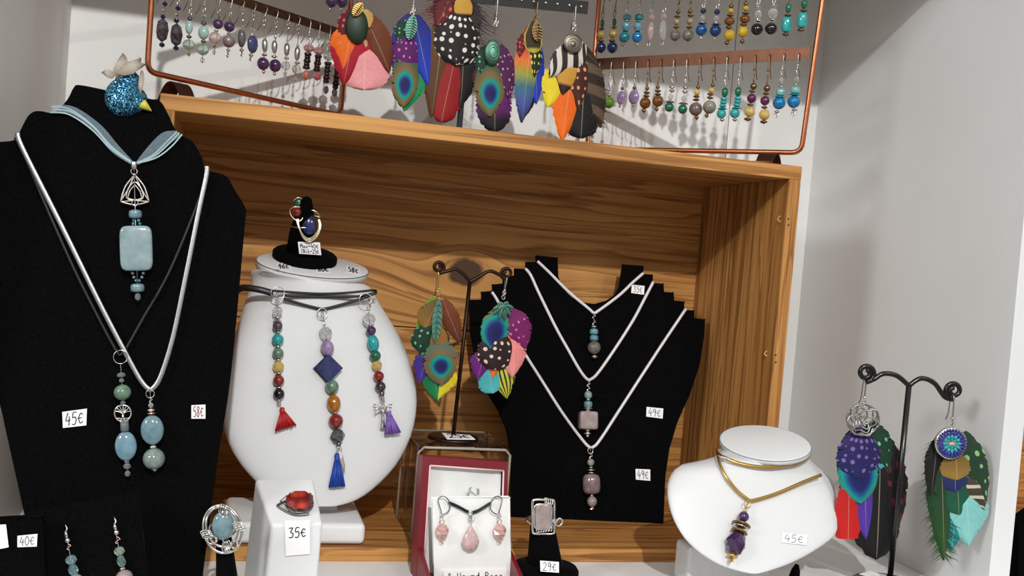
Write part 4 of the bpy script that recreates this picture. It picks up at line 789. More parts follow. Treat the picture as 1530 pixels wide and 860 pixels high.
# --- right stand
PRS = lean_plane((.55, -.085, 0), -12, 0)
b0 = Vector((PRS.at(1330, 858).x, PRS.at(1330, 858).y, 0))
rst = y_stand('black two armed earring stand beside the right wall', PRS, (1294, 557), (1425, 583), (1358, 576), (1325, 860), 13.5, 3.8, BLK, (b0, .031, .011), b0, [(1306, 566), (1320, 558), (1340, 561)], [(1411, 592), (1396, 572), (1376, 565)])
sticker(rst, zplane(.0112), [(1284, 857), (1300, 853), (1324, 859), (1310, 864)], [''], off=.0004, label='white sticker lying on the black base')

# ================================================================== feather earrings
def fearring(label, pl, top, bot, hook_mat=SILVER, hole=None, group=None, links=()):
    r = thing('feather_earring', label, 'earring', pl.at(*bot), group)
    h = pl.at(*hole); T = pl.at(*top, .002); fish_hook(r, h, T, -pl.n, .0005, hook_mat, tail=.018, kick=.003)
    if links: strand(r, pl, (top[0], top[1] - 1), links[-1][:2], [(v, 5, 6, 'w', hook_mat) for u, v in links], .002, True, hook_mat)
    return r
def leaf_charm(root, pl, base, tip, w, mat, off=.006, ribs=7, name='leaf_charm'):
    B = pl.at(*base, off); T = pl.at(*tip, off); D = T - B; S = D.cross(pl.n).normalized(); q = pl.mpp(*base); mb = MB(); tube(mb, [B, lerp(B, T, .5) + pl.n * .0012, T], .9 * q, 6)
    for i in range(1, ribs + 1):
        t = i / (ribs + 1); hw = w * q / 2 * math.sin(math.pi * t) ** .6; c = lerp(B, T, t) + pl.n * .0006
        for s in (-1, 1): tube(mb, [c, c + S * s * hw - D * -.10 * hw / (w * q / 2)], [1.0 * q, .5 * q], 5)
    pts = [lerp(B, T, t) + S * (w * q / 2 * math.sin(math.pi * t) ** .6) for t in [k / 10 for k in range(11)]] + [lerp(B, T, t) - S * (w * q / 2 * math.sin(math.pi * t) ** .6) for t in [k / 10 for k in range(9, 0, -1)]]
    prism(mb, pts, -pl.n * .0006); return obj(name, mb, mat, root, False)
P1 = lambda *c: f_plain(tuple((i / max(1, len(c) - 1), x) for i, x in enumerate(c)))
GREEN = P1((16, 110, 66), (10, 122, 74)); EMER = P1((10, 100, 60), (14, 150, 86)); PURP = P1((92, 22, 110), (110, 20, 128)); VIO = P1((50, 34, 120), (78, 44, 160)); RBLUE = P1((24, 30, 120), (26, 62, 196)); ORNG = P1((232, 96, 12), (246, 118, 22)); PNK = P1((230, 130, 130), (240, 152, 148)); REDF = P1((176, 20, 20), (206, 24, 22)); YEL = P1((226, 200, 30), (240, 222, 40)); CYN = P1((60, 150, 160), (84, 190, 196)); BLACKF = P1((12, 12, 14), (8, 8, 10)); RUST = P1((120, 58, 22), (96, 42, 14)); CRIM = P1((190, 20, 50), (160, 12, 36)); BRONZF = P1((104, 74, 30), (150, 110, 48)); BROWNF = P1((96, 66, 26), (84, 50, 20))
PK = f_peacock(); PK2 = f_peacock(.6, 1.3, (120, 100, 74), (90, 110, 90)); ZEBRA = f_stripes((222, 214, 204), (40, 30, 26), 3.2, 1.8)
GDOT = f_dots((14, 56, 40), (120, 196, 140), 4, 5, .26); PDOT = f_dots((84, 12, 84), (222, 150, 200), 4, 5, .27); WDOT = f_dots((24, 18, 18), (236, 228, 218), 6, 8, .34); RDOT = f_dots((96, 10, 16), (220, 92, 96), 4, 5, .3); BDOT = f_dots((66, 26, 12), (226, 160, 116), 4, 7, .32); UDOT = f_dots((40, 24, 84), (124, 100, 178), 6, 7, .32, (26, 30, 90)); CDOT = f_dots((14, 26, 44), (76, 150, 196), 3, 5, .32); MDOT = f_dots((20, 10, 14), (110, 22, 40), 4, 6, .34); YDOT = f_dots((14, 40, 20), (236, 226, 90), 4, 5, .32)
# --- pair on the middle stand
PMF = lean_plane((.23, .046, 0), 0, 0)
e = fearring('feather earring with green leaf charm, peacock eye, purple, green and yellow tips', PMF, (655, 440), (656, 597), GOLD, (655, 408), None, ((655, 437), (655, 443)))
for a in (((652, 446), (622, 528), 40, P1((60, 170, 30), (90, 196, 40)), 0, 'leaf', -.1), ((640, 520), (626, 572), 34, VIO, .0006, 'spear'), ((645, 545), (655, 600), 36, EMER, .0008, 'spear'), ((674, 545), (659, 598), 34, YEL, .001, 'spear', .1), ((662, 447), (681, 514), 30, RUST, .0012, 'leaf', -.08), ((654, 447), (634, 490), 38, BRONZF, .0016, 'round'), ((648, 478), (624, 524), 38, GDOT, .0022, 'round'), ((656, 484), (655, 522), 34, f_edge((150, 104, 40), (60, 36, 16), .8), .003, 'round'), ((657, 506), (659, 574), 52, PK2, .0038, 'eye')): feather(e, PMF, *a[:5], a[5], a[6] if len(a) > 6 else 0)
leaf_charm(e, PMF, (656, 446), (650, 512), 15, VERD)
e = fearring('feather earring with green leaf charm, pink, orange, violet and striped yellow tips', PMF, (753, 440), (752, 594), SILVER, (757, 416), None, ((752, 437), (752, 444)))
for a in (((750, 540), (757, 595), 34, f_stripes((196, 196, 60), (34, 30, 16), 1.0, 5.0, .6), 0, 'leaf'), ((728, 545), (736, 587), 38, CYN, .0004, 'round'), ((724, 520), (713, 567), 34, PURP, .0008, 'spear'), ((762, 462), (781, 522), 46, f_dots((118, 20, 92), (210, 120, 180), 5, 6, .24), .001, 'leaf', -.06), ((768, 500), (765, 564), 40, PNK, .0014, 'spear'), ((760, 498), (738, 566), 26, ORNG, .0018, 'leaf', .06), ((748, 490), (736, 552), 58, f_dots((40, 20, 24), (236, 206, 186), 5, 6, .3), .0024, 'round'), ((752, 462), (756, 486), 12, RBLUE, .003, 'leaf'), ((742, 466), (741, 492), 16, ORNG, .0034, 'leaf'), ((748, 460), (732, 520), 44, f_peacock(.62, .95, (40, 110, 90), (30, 90, 70), 1.75), .003, 'eye')): feather(e, PMF, *a[:5], a[5], a[6] if len(a) > 6 else 0)
for k, (dx, dy) in enumerate(((-15, 5), (-14, 12), (-6, 20), (3, 22), (11, 14), (15, 4), (8, -4), (-8, -3))): leaf_charm(e, PMF, (752, 454), (752 + dx, 456 + dy), 6, VERD, .0075, 4)
# --- pair on the right stand
PRF = lean_plane((.55, -.089, 0), -12, 0)
PRB = PRF; PRF = lean_plane((.55, -.0755, 0), -12, 0)
e = fearring('feather earring with silver openwork rose charm and red, violet and black tips', PRF, (1291, 603), (1300, 833), SILVER, (1293, 569), None, ((1291, 600), (1291, 604)))
for a in (((1315, 650), (1303, 834), 74, BLACKF, 0, 'round', -.02, 30, .08), ((1318, 650), (1334, 792), 58, MDOT, .0006, 'leaf', -.04), ((1308, 640), (1333, 765), 42, CDOT, .0012, 'leaf', -.04), ((1300, 632), (1328, 705), 44, GDOT, .0018, 'leaf'), ((1290, 690), (1293, 804), 40, P1((70, 40, 130), (84, 52, 168)), .0022, 'leaf'), ((1268, 692), (1266, 804), 38, REDF, .0026, 'blunt'), ((1276, 640), (1258, 716), 30, P1((20, 60, 70), (30, 80, 60)), .0026, 'leaf', .05), ((1281, 668), (1284, 750), 62, f_peacock(.5, .85, (60, 120, 90), (90, 120, 80), 1.75), .0034, 'eye'), ((1288, 634), (1278, 712), 66, UDOT, .0044, 'round')): feather(e, PRF, *a[:5], a[5], *(a[6:] if len(a) > 6 else ()))
c = PRF.at(1289, 627, .009); q = PRF.mpp(1289, 627); X = PRF.at(1290, 627, .009) - c; Y = PRF.at(1289, 626, .009) - c; mb = MB(); rng = random.Random(3)
torus(mb, c, X * 24, Y * 23, 1.6 * q, 28, 6); torus(mb, c, X * 4, Y * 4, 1.6 * q, 12, 6)
for ring, (rr, n) in enumerate(((7, 4), (12, 5), (17, 6), (22, 7))):
    for k in range(n): a = 2 * math.pi * (k / n) + ring * .6; b = a + 2 * math.pi / n * 1.25; tube(mb, smooth([c + (X * math.cos(a) + Y * math.sin(a)) * (rr - 2.5), c + (X * math.cos((a + b) / 2) + Y * math.sin((a + b) / 2)) * (rr + 2.5) + PRF.n * .0015, c + (X * math.cos(b) + Y * math.sin(b)) * (rr - 3)], 5), 1.3 * q, 5)
obj('rose_charm', mb, metal((150, 148, 146), .35), e, label='silver openwork rose disc')
PRF = PRB
e = fearring('feather earring with round blue beaded medallion and shaggy green feathers', PRF, (1423, 637), (1420, 835), SILVER, (1424, 593), None, ((1423, 634), (1423, 639)))
SHG = P1((20, 34, 22), (26, 66, 34), (40, 80, 30)); AQL = P1((120, 196, 192), (140, 210, 206)); TEA = P1((24, 130, 140), (30, 150, 158))
for a in (((1428, 745), (1424, 822), 46, TEA, 0, 'leaf', .05), ((1440, 720), (1442, 814), 74, AQL, .0004, 'spear', -.03), ((1404, 650), (1409, 836), 46, SHG, .0008, 'leaf', 0, 260, .5), ((1400, 655), (1390, 740), 30, BLACKF, .0014, 'leaf', 0, 90, .4), ((1438, 645), (1468, 752), 46, f_dots((30, 60, 40), (140, 196, 130), 3, 6, .3), .001, 'leaf', -.04), ((1445, 705), (1470, 760), 40, f_stripes((64, 58, 46), (206, 196, 172), 3.5, 1.0, .7), .0016, 'leaf'), ((1428, 705), (1431, 768), 44, P1((10, 70, 50), (12, 92, 66)), .002, 'round'), ((1424, 690), (1426, 734), 42, P1((30, 60, 90), (24, 30, 96)), .0026, 'round'), ((1426, 672), (1428, 716), 46, P1((100, 76, 26), (160, 126, 60)), .0034, 'round')): feather(e, PRF, *a[:5], a[5], *(a[6:] if len(a) > 6 else ()))
c = PRF.at(1421, 662, .008); X = PRF.at(1422, 662, .008) - c; Y = PRF.at(1421, 661, .008) - c; N = PRF.n; mb = MB(); lathe(mb, c - N * .002, N, [(0, 23.5 * q), (.002, 24 * q), (.0028, 22 * q)], 32); med = obj('medallion', mb, SILVER, e, label='round medallion with rings of blue and turquoise seed beads')
for rr, n, s, m in ((20, 30, 2.2, stone((30, 36, 120), (50, 56, 150))), (15.5, 20, 2.8, stone((44, 40, 150), (70, 80, 170))), (10.5, 12, 3.0, TURQ), (5.5, 8, 2.2, TURQ), (0, 1, 4, stone((200, 140, 130)))):
    mb = MB()
    for k in range(n): a = 2 * math.pi * k / n; superell(mb, c + N * .0012 + (X * math.cos(a) + Y * math.sin(a)) * rr, (X * math.cos(a) + Y * math.sin(a)) * s * 1.3, (Y * math.cos(a) - X * math.sin(a)) * s * .85, N * (s * q), 1, 1, 8, 6)
    obj('bead_ring', mb, m, med)

# ================================================================== T stand on top of the crate with six feather earrings
PTS = lean_plane((.25, .075, 0), 0, 0)
ts = thing('earring_stand', 'black T shaped earring bar standing on top of the crate', 'earring stand', (PTS.at(690, 190).x, .075, CH))
DARKB = plain((26, 26, 27), .45, .2, 200, .3)
a, b = PTS.at(505, -27), PTS.at(877, 11.5); mb = MB(); up = Vector((0, 0, 1)); h = 8 * PTS.mpp(700, 0); prism(mb, [a - up * h, b - up * h, b + up * h, a + up * h], (0, .0035, 0)); bar = obj('bar', mb, DARKB, ts, False, bevel=.001)
for i in range(20):
    t = (i + .5) / 20; p = lerp(a, b, t) + Vector((0, -.0002, .0005)); mb = MB(); superell(mb, p, Vector((.0013, 0, 0)), Vector((0, .0009, 0)), Vector((0, 0, .0013)), 1, 1, 10, 6); obj('stud', mb, SILVER, bar)
px_, pz_ = PTS.at(697, 60).x, PTS.at(697, -10).z
mb = MB(); box(mb, (px_ - .0022, .0735, CH), (px_ + .0022, .0775, pz_)); obj('pole', mb, DARKB, ts, False, bevel=.0008)
mb = MB(); box(mb, (px_ - .045, .05, CH), (px_ + .045, .1, CH + .003)); obj('base', mb, DARKB, ts, False, bevel=.001)
PF = lean_plane((.25, .070, 0), 0, 0)
e = fearring('feather earring with dark green oval, orange, crimson and pink feathers on the T bar', PF, (536, 4), (540, 133), BRONZE, (537, -20))
for a in (((545, 60), (543, 135), 78, P1((236, 150, 156), (240, 166, 170)), 0, 'round'), ((545, 20), (577, 110), 48, RUST, .0006, 'leaf', -.05), ((550, 30), (562, 66), 30, f_dots((86, 40, 18), (206, 130, 80), 5, 7, .22), .001, 'leaf'), ((532, 30), (513, 126), 64, CRIM, .0012, 'spear'), ((528, 36), (512, 104), 56, P1((238, 120, 20), (240, 96, 16)), .0018, 'spear'), ((532, 14), (508, 62), 34, RDOT, .0022, 'leaf'), ((549, 64), (506, 70), 22, P1((206, 160, 120), (222, 180, 146)), .003, 'leaf', .12), ((545, 14), (552, 42), 20, P1((200, 160, 90), (220, 176, 104)), .003, 'leaf')): feather(e, PF, *a[:5], a[5], *(a[6:] if len(a) > 6 else ()))
strand(e, PF, (533, 10), (532, 66), [(39, 34, 52, 'o', plain((30, 54, 34), .5, .2, 300), 533)], .006, False); leaf_charm(e, PF, (541, 4), (528, 24), 14, metal((170, 140, 84), .4), .012)
e = fearring('feather earring with verdigris leaf, royal blue sides and one peacock eye on the T bar', PF, (617, 18), (605, 167), SILVER, (620, -15), None, ((617, 14), (616, 20)))
for a in (((615, 22), (588, 124), 46, P1((52, 26, 110), (50, 30, 140)), 0, 'leaf', -.06), ((619, 22), (634, 128), 48, RBLUE, .0004, 'leaf', -.05), ((626, 105), (607, 168), 34, P1((14, 140, 80), (18, 160, 96)), .0008, 'spear', .06), ((609, 30), (596, 66), 28, GDOT, .0012, 'leaf'), ((612, 44), (606, 104), 42, f_dots((86, 14, 96), (224, 110, 190), 5, 6, .26), .0018, 'round'), ((608, 76), (602, 160), 42, PK, .0026, 'eye')): feather(e, PF, *a[:5], a[5], *(a[6:] if len(a) > 6 else ()))
leaf_charm(e, PF, (618, 22), (611, 60), 17, VERD, .006, 9)
e = fearring('large shaggy feather earring with white spotted black centre and red tail on the T bar', PF, (688, -8), (670, 182), SILVER, (690, -18))
SHB = P1((40, 34, 34), (60, 54, 52)); SHR = P1((70, 16, 18), (110, 24, 28))
for a in (((694, 70), (682, 160), 46, BLACKF, 0, 'leaf', -.05), ((665, 20), (644, 176), 48, BROWNF, .0004, 'leaf', .0), ((682, 70), (662, 184), 52, P1((140, 12, 18), (150, 16, 20)), .0008, 'round', .03), ((692, -10), (706, 70), 44, SHB, .0014, 'leaf', 0, 170, .9), ((676, -12), (652, 40), 40, SHR, .0014, 'leaf', 0, 110, .7), ((680, -10), (660, 50), 36, RDOT, .002, 'leaf'), ((688, 4), (680, 98), 70, WDOT, .0026, 'round'), ((692, -12), (692, 28), 34, f_edge((206, 156, 62), (36, 22, 14), .84), .0036, 'round')): feather(e, PF, *a[:5], a[5], *(a[6:] if len(a) > 6 else ()))
e = fearring('feather earring with round verdigris charm, peacock eye and purple black tail on the T bar', PF, (741, 36), (738, 196), SILVER, (744, -6), None, ((741, 33), (740, 37)))
for a in (((738, 80), (738, 197), 56, f_plain(((0, (50, 14, 50)), (.55, (104, 26, 110)), (.72, (90, 20, 96)), (.85, (22, 10, 24)), (1, (14, 8, 16)))), 0, 'round', 0, 40, .12), ((744, 66), (756, 148), 42, f_dots((76, 16, 74), (214, 150, 196), 6, 9, .26), .001, 'leaf', -.05), ((730, 70), (717, 112), 36, GDOT, .0014, 'leaf'), ((722, 95), (713, 140), 24, P1((70, 16, 40), (90, 20, 50)), .0012, 'leaf', 0, 40, .5), ((733, 86), (731, 174), 48, PK, .0022, 'eye')): feather(e, PF, *a[:5], a[5], *(a[6:] if len(a) > 6 else ()))
strand(e, PF, (740, 40), (736, 92), [(78, 25, 38, 'o', VERD, 736)], .006); c = PF.at(737, 78, .0095); X = PF.at(738, 78, .0095) - c; Y = PF.at(737, 77, .0095) - c; mb = MB(); torus(mb, c, X * 5, Y * 8, .0004, 20, 6); torus(mb, c, X * 8, Y * 12, .0003, 20, 6); obj('charm_relief', mb, VERD, e)
e = fearring('rainbow feather earring with blue feather and small bronze leaf on the T bar', PF, (801, 34), (785, 183), BRONZE, (803, 3), None, ((801, 24), (801, 32)))
RAIN = f_plain(((0, (150, 20, 20)), (.22, (206, 40, 34)), (.36, (226, 120, 50)), (.5, (150, 160, 60)), (.62, (60, 110, 130)), (.78, (70, 90, 160)), (1, (40, 40, 90))))
for a in (((798, 100), (784, 180), 34, P1((16, 16, 20), (24, 20, 40)), 0, 'leaf', .05), ((798, 50), (797, 156), 30, RBLUE, .0006, 'leaf', -.04), ((794, 40), (779, 184), 42, RAIN, .0012, 'leaf', .0), ((786, 50), (776, 86), 22, RDOT, .0018, 'leaf'), ((799, 62), (798, 116), 24, YDOT, .0024, 'leaf'), ((796, 30), (797, 80), 28, f_edge((56, 44, 22), (190, 176, 60), .86), .003, 'round')): feather(e, PF, *a[:5], a[5], *(a[6:] if len(a) > 6 else ()))
leaf_charm(e, PF, (802, 32), (803, 62), 16, BRONZE, .007, 6)
e = fearring('feather earring with round coin charm, zebra stripes and orange tip on the T bar', PF, (858, 44), (845, 209), SILVER, (860, 9), None, ((858, 37), (858, 44)))
for a in (((872, 110), (866, 207), 62, BLACKF, 0, 'round', 0, 60, .12), ((866, 70), (893, 192), 50, f_stripes((94, 76, 58), (40, 28, 20), 3.5, .8), .0004, 'leaf', -.04, 120, .25), ((862, 64), (896, 100), 16, P1((30, 22, 18), (46, 36, 30)), .0008, 'leaf'), ((852, 74), (826, 118), 40, P1((46, 32, 26), (90, 70, 56)), .0008, 'leaf'), ((845, 95), (820, 162), 50, YEL, .0012, 'spear', .04), ((852, 110), (839, 211), 46, ORNG, .0018, 'spear'), ((862, 80), (864, 166), 40, BDOT, .0024, 'leaf'), ((852, 84), (840, 142), 46, f_edge((206, 152, 58), (44, 26, 14), .74), .003, 'spear'), ((872, 64), (824, 118), 44, ZEBRA, .0036, 'leaf', .06)): feather(e, PF, *a[:5], a[5], *(a[6:] if len(a) > 6 else ()))
c = PF.at(856, 65, .008); X = PF.at(857, 65, .008) - c; Y = PF.at(856, 64, .008) - c; N = PF.n; mb = MB(); q = PF.mpp(856, 65); lathe(mb, c - N * .001, N, [(0, 14 * q), (.0012, 14.5 * q), (.0016, 13 * q)], 28); CO = metal((116, 108, 98), .42); cn = obj('coin_charm', mb, CO, e); mb = MB(); torus(mb, c + N * .0006, X * 12, Y * 12, .0004, 24, 6); torus(mb, c + N * .0006, X * 7.5, Y * 7.5, .0003, 20, 6); superell(mb, c + N * .0006 - Y * 1, X * 4, N * .0008, Y * 5, 1, 1, 10, 6); obj('coin_relief', mb, CO, cn)

# ================================================================== copper earring frames on top of the crate
def vplane(a, b): d = Vector(b) - Vector(a); return Plane(a, (d.y, -d.x, 0))
PRt = vplane((.3653, .1379, .34), (.4955, .0037, .34)); PLt = vplane((-.0032, .0363, .345), (.1327, .1497, .345))
def cframe(label, pl, corners, bars, loc):
    """rounded tube frame through 4 pixel corners (BL, BR, TR, TL) plus flat perforated bars"""
    fr = thing('earring_rack', label, 'earring rack', loc); C = [pl.at(u, v) for u, v in corners]; r = .008; P = []
    for i in range(4):
        a, b, c = C[i - 1], C[i], C[(i + 1) % 4]; p0 = b + (a - b).normalized() * r; p1 = b + (c - b).normalized() * r
        for k in range(6): t = k / 5; P.append((1 - t) ** 2 * p0 + 2 * t * (1 - t) * b + t * t * p1)
    mb = MB(); tube(mb, P, .0021, 10, True); obj('tube_frame', mb, COPPER, fr)
    for (u0, v0), (u1, v1), hh in bars:
        a, b = pl.at(u0, v0), pl.at(u1, v1); zz = (a.z + b.z) / 2; h = hh / 2 * pl.mpp(u0, v0); mb = MB(); up = Vector((0, 0, h)); prism(mb, [a - up, b - up, b + up, a + up], -pl.n * .0012); obj('perforated_bar', mb, COPPERD, fr, False)
    return fr
rfr = cframe('copper wire earring rack at the right end of the crate top', PRt, [(877, 222), (1197, 228), (1250, -150), (905, -120)], [((888, 96), (1210, 79), 17), ((898, -30), (1228, -55), 17)], PRt.at(1145, 228))
lfr = cframe('copper wire earring rack at the left end of the crate top', PLt, [(220, 107), (509, 172), (530, -60), (234, -130)], [((224, -42), (509, 49), 15), ((230, -140), (520, -30), 15)], PLt.at(268, 120))
def foot(root, pl, u, v, h, w=.014):
    c = pl.at(u, v); n = Vector((pl.n.x, pl.n.y, 0)).normalized(); s = Vector((-n.y, n.x, 0)); mb = MB(); prof = []
    for k in range(13): t = -1 + 2 * k / 12; prof.append((t * .013, h * (1 - abs(t) ** 2.2)))
    prof = [(-.020, 0)] + prof + [(.020, 0)]; z0 = CH + .0006; vs = []
    for d, z in prof:
        for sg in (-1, 1):
            for th in (0, .0008): vs.append(Vector((c.x, c.y, z0 + z + th)) + n * d + s * sg * w / 2)
    fs = []
    for i in range(len(prof) - 1): a = i * 4; b = a + 4; fs += [(a, b, b + 2, a + 2), (a + 1, a + 3, b + 3, b + 1), (a, a + 1, b + 1, b), (a + 2, b + 2, b + 3, a + 3)]
    fs += [(0, 2, 3, 1), (len(vs) - 4, len(vs) - 3, len(vs) - 1, len(vs) - 2)]
    mb.add(vs, fs); f_ = obj('foot', mb, COPPERD, root, False); mb = MB(); superell(mb, c - Vector((0, 0, .002)) + n * .002, Vector((.0012, 0, 0)), Vector((0, .0012, 0)), Vector((0, 0, .0012)), 1, 1, 8, 6); obj('rivet', mb, COPPER, f_)
foot(rfr, PRt, 1150, 228, .009); foot(lfr, PLt, 266, 121, .013); foot(lfr, PLt, 480, 166, .013); foot(rfr, PRt, 915, 222, .009)

def drop(pl, hole, items, label, group, mat=SILVER, bot=None, top=None, back=None):
    """hook earring: items (u, v, w, h, kind, material) from top to bottom, hanging from a hole of a bar"""
    it = sorted(items, key=lambda i: i[1]); t0 = it[0]; t1 = it[-1]
    bot = (t1[0], t1[1] + t1[3] / 2 + 1.5); tp = (t0[0], t0[1] - t0[3] / 2 - 2)
    e = thing('earring', label, 'earring', pl.at(*bot), group)
    hz_ = pl.at(*hole, .001); jt = top or (lerp(hole[0], t0[0], .75), lerp(hole[1], tp[1], .72)); J = pl.at(*jt, .003)
    fish_hook(e, hz_, J, -pl.n, .00042, mat, tail=.017, kick=.004)
    if tp[1] - jt[1] > 3: mb = MB(); q = pl.mpp(*tp); n = max(1, int((tp[1] - jt[1]) / 6))
    else: n = 0
    if n:
        mb = MB(); A = pl.at(*jt, .003); B = pl.at(*tp, .003)
        for k in range(n): c = lerp(A, B, (k + .5) / n); ax = (B - A) / n * .62; sd = ax.cross(pl.n).normalized() if k % 2 else pl.n; torus(mb, c, ax, sd * .0012, .00035, 10, 5)
        obj('link', mb, mat, e)
    strand(e, pl, tp, bot, [(i[1], i[2], i[3], i[4], i[5], i[0]) for i in it], .003, True, mat)
    return e
HU = [897, 914.7, 932.8, 951, 969, 988, 1007.6, 1027, 1046.5, 1067, 1087, 1107.6, 1128.8, 1150, 1172, 1193.8]
LH = [(u, lerp(95, 82, (u - 897) / 297)) for u in HU]; UH = [(u + 10 + (u - 897) * .035, lerp(-30, -54, (u - 897) / 297)) for u in HU]
bz, sv = BRONZE, SILVER; AGR = stone((120, 118, 116), (120, 40, 30), .1, 90); AGP = stone((120, 124, 112), (160, 162, 150), .1, 160)
GLO, GUP, GLE = 'earrings on the lower bar of the right copper frame', 'earrings on the upper bar of the right copper frame', 'earrings on the left copper frame'
LOW = [
 ('hanging next to the apple green ball', sv, [[(896, 122, 6, 6, 'f', CLEAR), (896, 128, 5, 5, 'f', CLEAR)]]),
 ('hanging from the lower copper bar', sv, [[(910.5, 133, 7, 8, 'f', CLEAR), (910, 142, 8, 6, 'd', sv), (910, 153, 17, 17, 'b', APPLE)]]),
 ('lilac flat oval stone earring on the right copper frame', sv, [[(930, 132, 6, 5, 'd', DARKSIL), (928, 146, 13, 21, 'o', LILAC), (926, 158, 4, 4, 'b', sv)], [(948, 131, 6, 5, 'd', DARKSIL), (947, 145, 17, 21, 'o', LILAC), (946, 157, 4, 4, 'b', sv)]]),
 ('brown tiger eye ball earring with two bronze discs on the right copper frame', bz, [[(967, 132, 6, 6, 'b', bz), (966.5, 138.5, 10, 4, 'd', bz), (966, 143.5, 10, 4, 'd', bz), (964, 154, 17, 17, 'b', TIGER), (962, 165, 6, 6, 'b', bz)], [(983, 130, 6, 6, 'b', bz), (983, 136, 10, 4, 'd', bz), (983, 141, 10, 4, 'd', bz), (983, 151, 17, 17, 'b', TIGER), (981, 163, 6, 6, 'b', bz)]]),
 ('small dark green ball earring under clear crystal and silver discs', sv, [[(1004, 130, 9, 5, 'd', sv), (1004, 135.5, 9, 5, 'd', sv), (1002, 145, 8, 9, 'f', CLEAR), (1001, 151.5, 14, 3, 'p', DARKSIL), (1000, 160, 14, 14, 'b', MALA)], [(1024, 131, 9, 5, 'd', sv), (1023.5, 137, 9, 5, 'd', sv), (1022, 147, 8, 9, 'f', CLEAR), (1021, 154, 14, 3, 'p', DARKSIL), (1020, 163, 14, 14, 'b', MALA)]]),
 ('hanging next to the dark green balls', bz, [[(1043, 130, 6, 6, 'b', bz), (1041.5, 138, 9, 9, 'b', CITRINE), (1040.5, 144, 10, 4, 'd', bz), (1040, 149, 10, 4, 'd', bz), (1039.5, 163, 20, 20, 'b', AGR), (1041, 175.5, 6, 6, 'b', bz)]]),
 ('hanging next to the turquoise stacks', bz, [[(1065, 127, 6, 6, 'b', bz), (1063, 135, 9, 9, 'b', CITRINE), (1061.5, 141, 10, 4, 'd', bz), (1061, 146, 10, 4, 'd', bz), (1060, 160, 20, 20, 'b', AGP), (1056, 172.5, 6, 6, 'b', bz)]]),
 ('green oval and stacked turquoise disc earring on the right copper frame', sv, [[(1083, 138, 10, 15, 'b', MALA), (1081.5, 148, 10, 5, 'c', TURQ), (1081, 153, 10, 5, 'c', TURQ), (1080, 158, 10, 5, 'c', TURQ), (1079.5, 162, 15, 3, 'p', TEAL), (1078, 170, 14, 14, 'b', TURQ), (1079, 179, 8, 4, 'd', sv)], [(1103, 137, 10, 15, 'b', MALA), (1102.5, 147, 10, 5, 'c', TURQ), (1102, 152, 10, 5, 'c', TURQ), (1101, 157, 10, 5, 'c', TURQ), (1100.5, 161, 15, 3, 'p', TEAL), (1098, 169, 15, 15, 'b', TURQ), (1098, 179, 8, 4, 'd', sv)]]),
 ('plum ball and yellow citrine ball earring with bronze beads', bz, [[(1126, 129, 10, 10, 'b', bz), (1123.5, 136.5, 10, 4, 'd', bz), (1123, 147, 14, 14, 'b', PLUM), (1121, 156.5, 10, 4, 'd', bz), (1120, 167, 16, 16, 'b', CITRINE), (1117, 178, 11, 5, 'd', bz)], [(1146, 132, 10, 10, 'b', bz), (1144.5, 140, 10, 4, 'd', bz), (1143, 150.5, 14, 14, 'b', PLUM), (1142, 160.5, 10, 4, 'd', bz), (1142, 171.5, 16, 16, 'b', CITRINE), (1141, 182, 11, 5, 'd', bz)]]),
 ('bright blue ball earring under pale aqua bead by the frame post', sv, [[(1167, 120, 7, 9, 'f', CLEAR), (1167, 130, 9, 3, 'd', sv), (1166, 138, 14, 11, 'c', stone((110, 180, 184), (140, 200, 202))), (1165, 144.5, 17, 3, 'p', TEAL), (1164, 154, 19, 19, 'b', CYAN), (1161, 167, 8, 4, 'd', sv), (1160, 172, 6, 6, 'w', sv)], [(1190, 119, 9, 10, 'f', SAGE), (1189, 127, 9, 3, 'd', sv), (1188, 135, 15, 11, 'c', stone((110, 180, 184), (140, 200, 202))), (1187, 141.5, 20, 3, 'p', TEAL), (1186, 152, 19, 19, 'b', CYAN), (1187, 164, 9, 4, 'd', sv), (1185, 170, 6, 6, 'w', sv)]])]
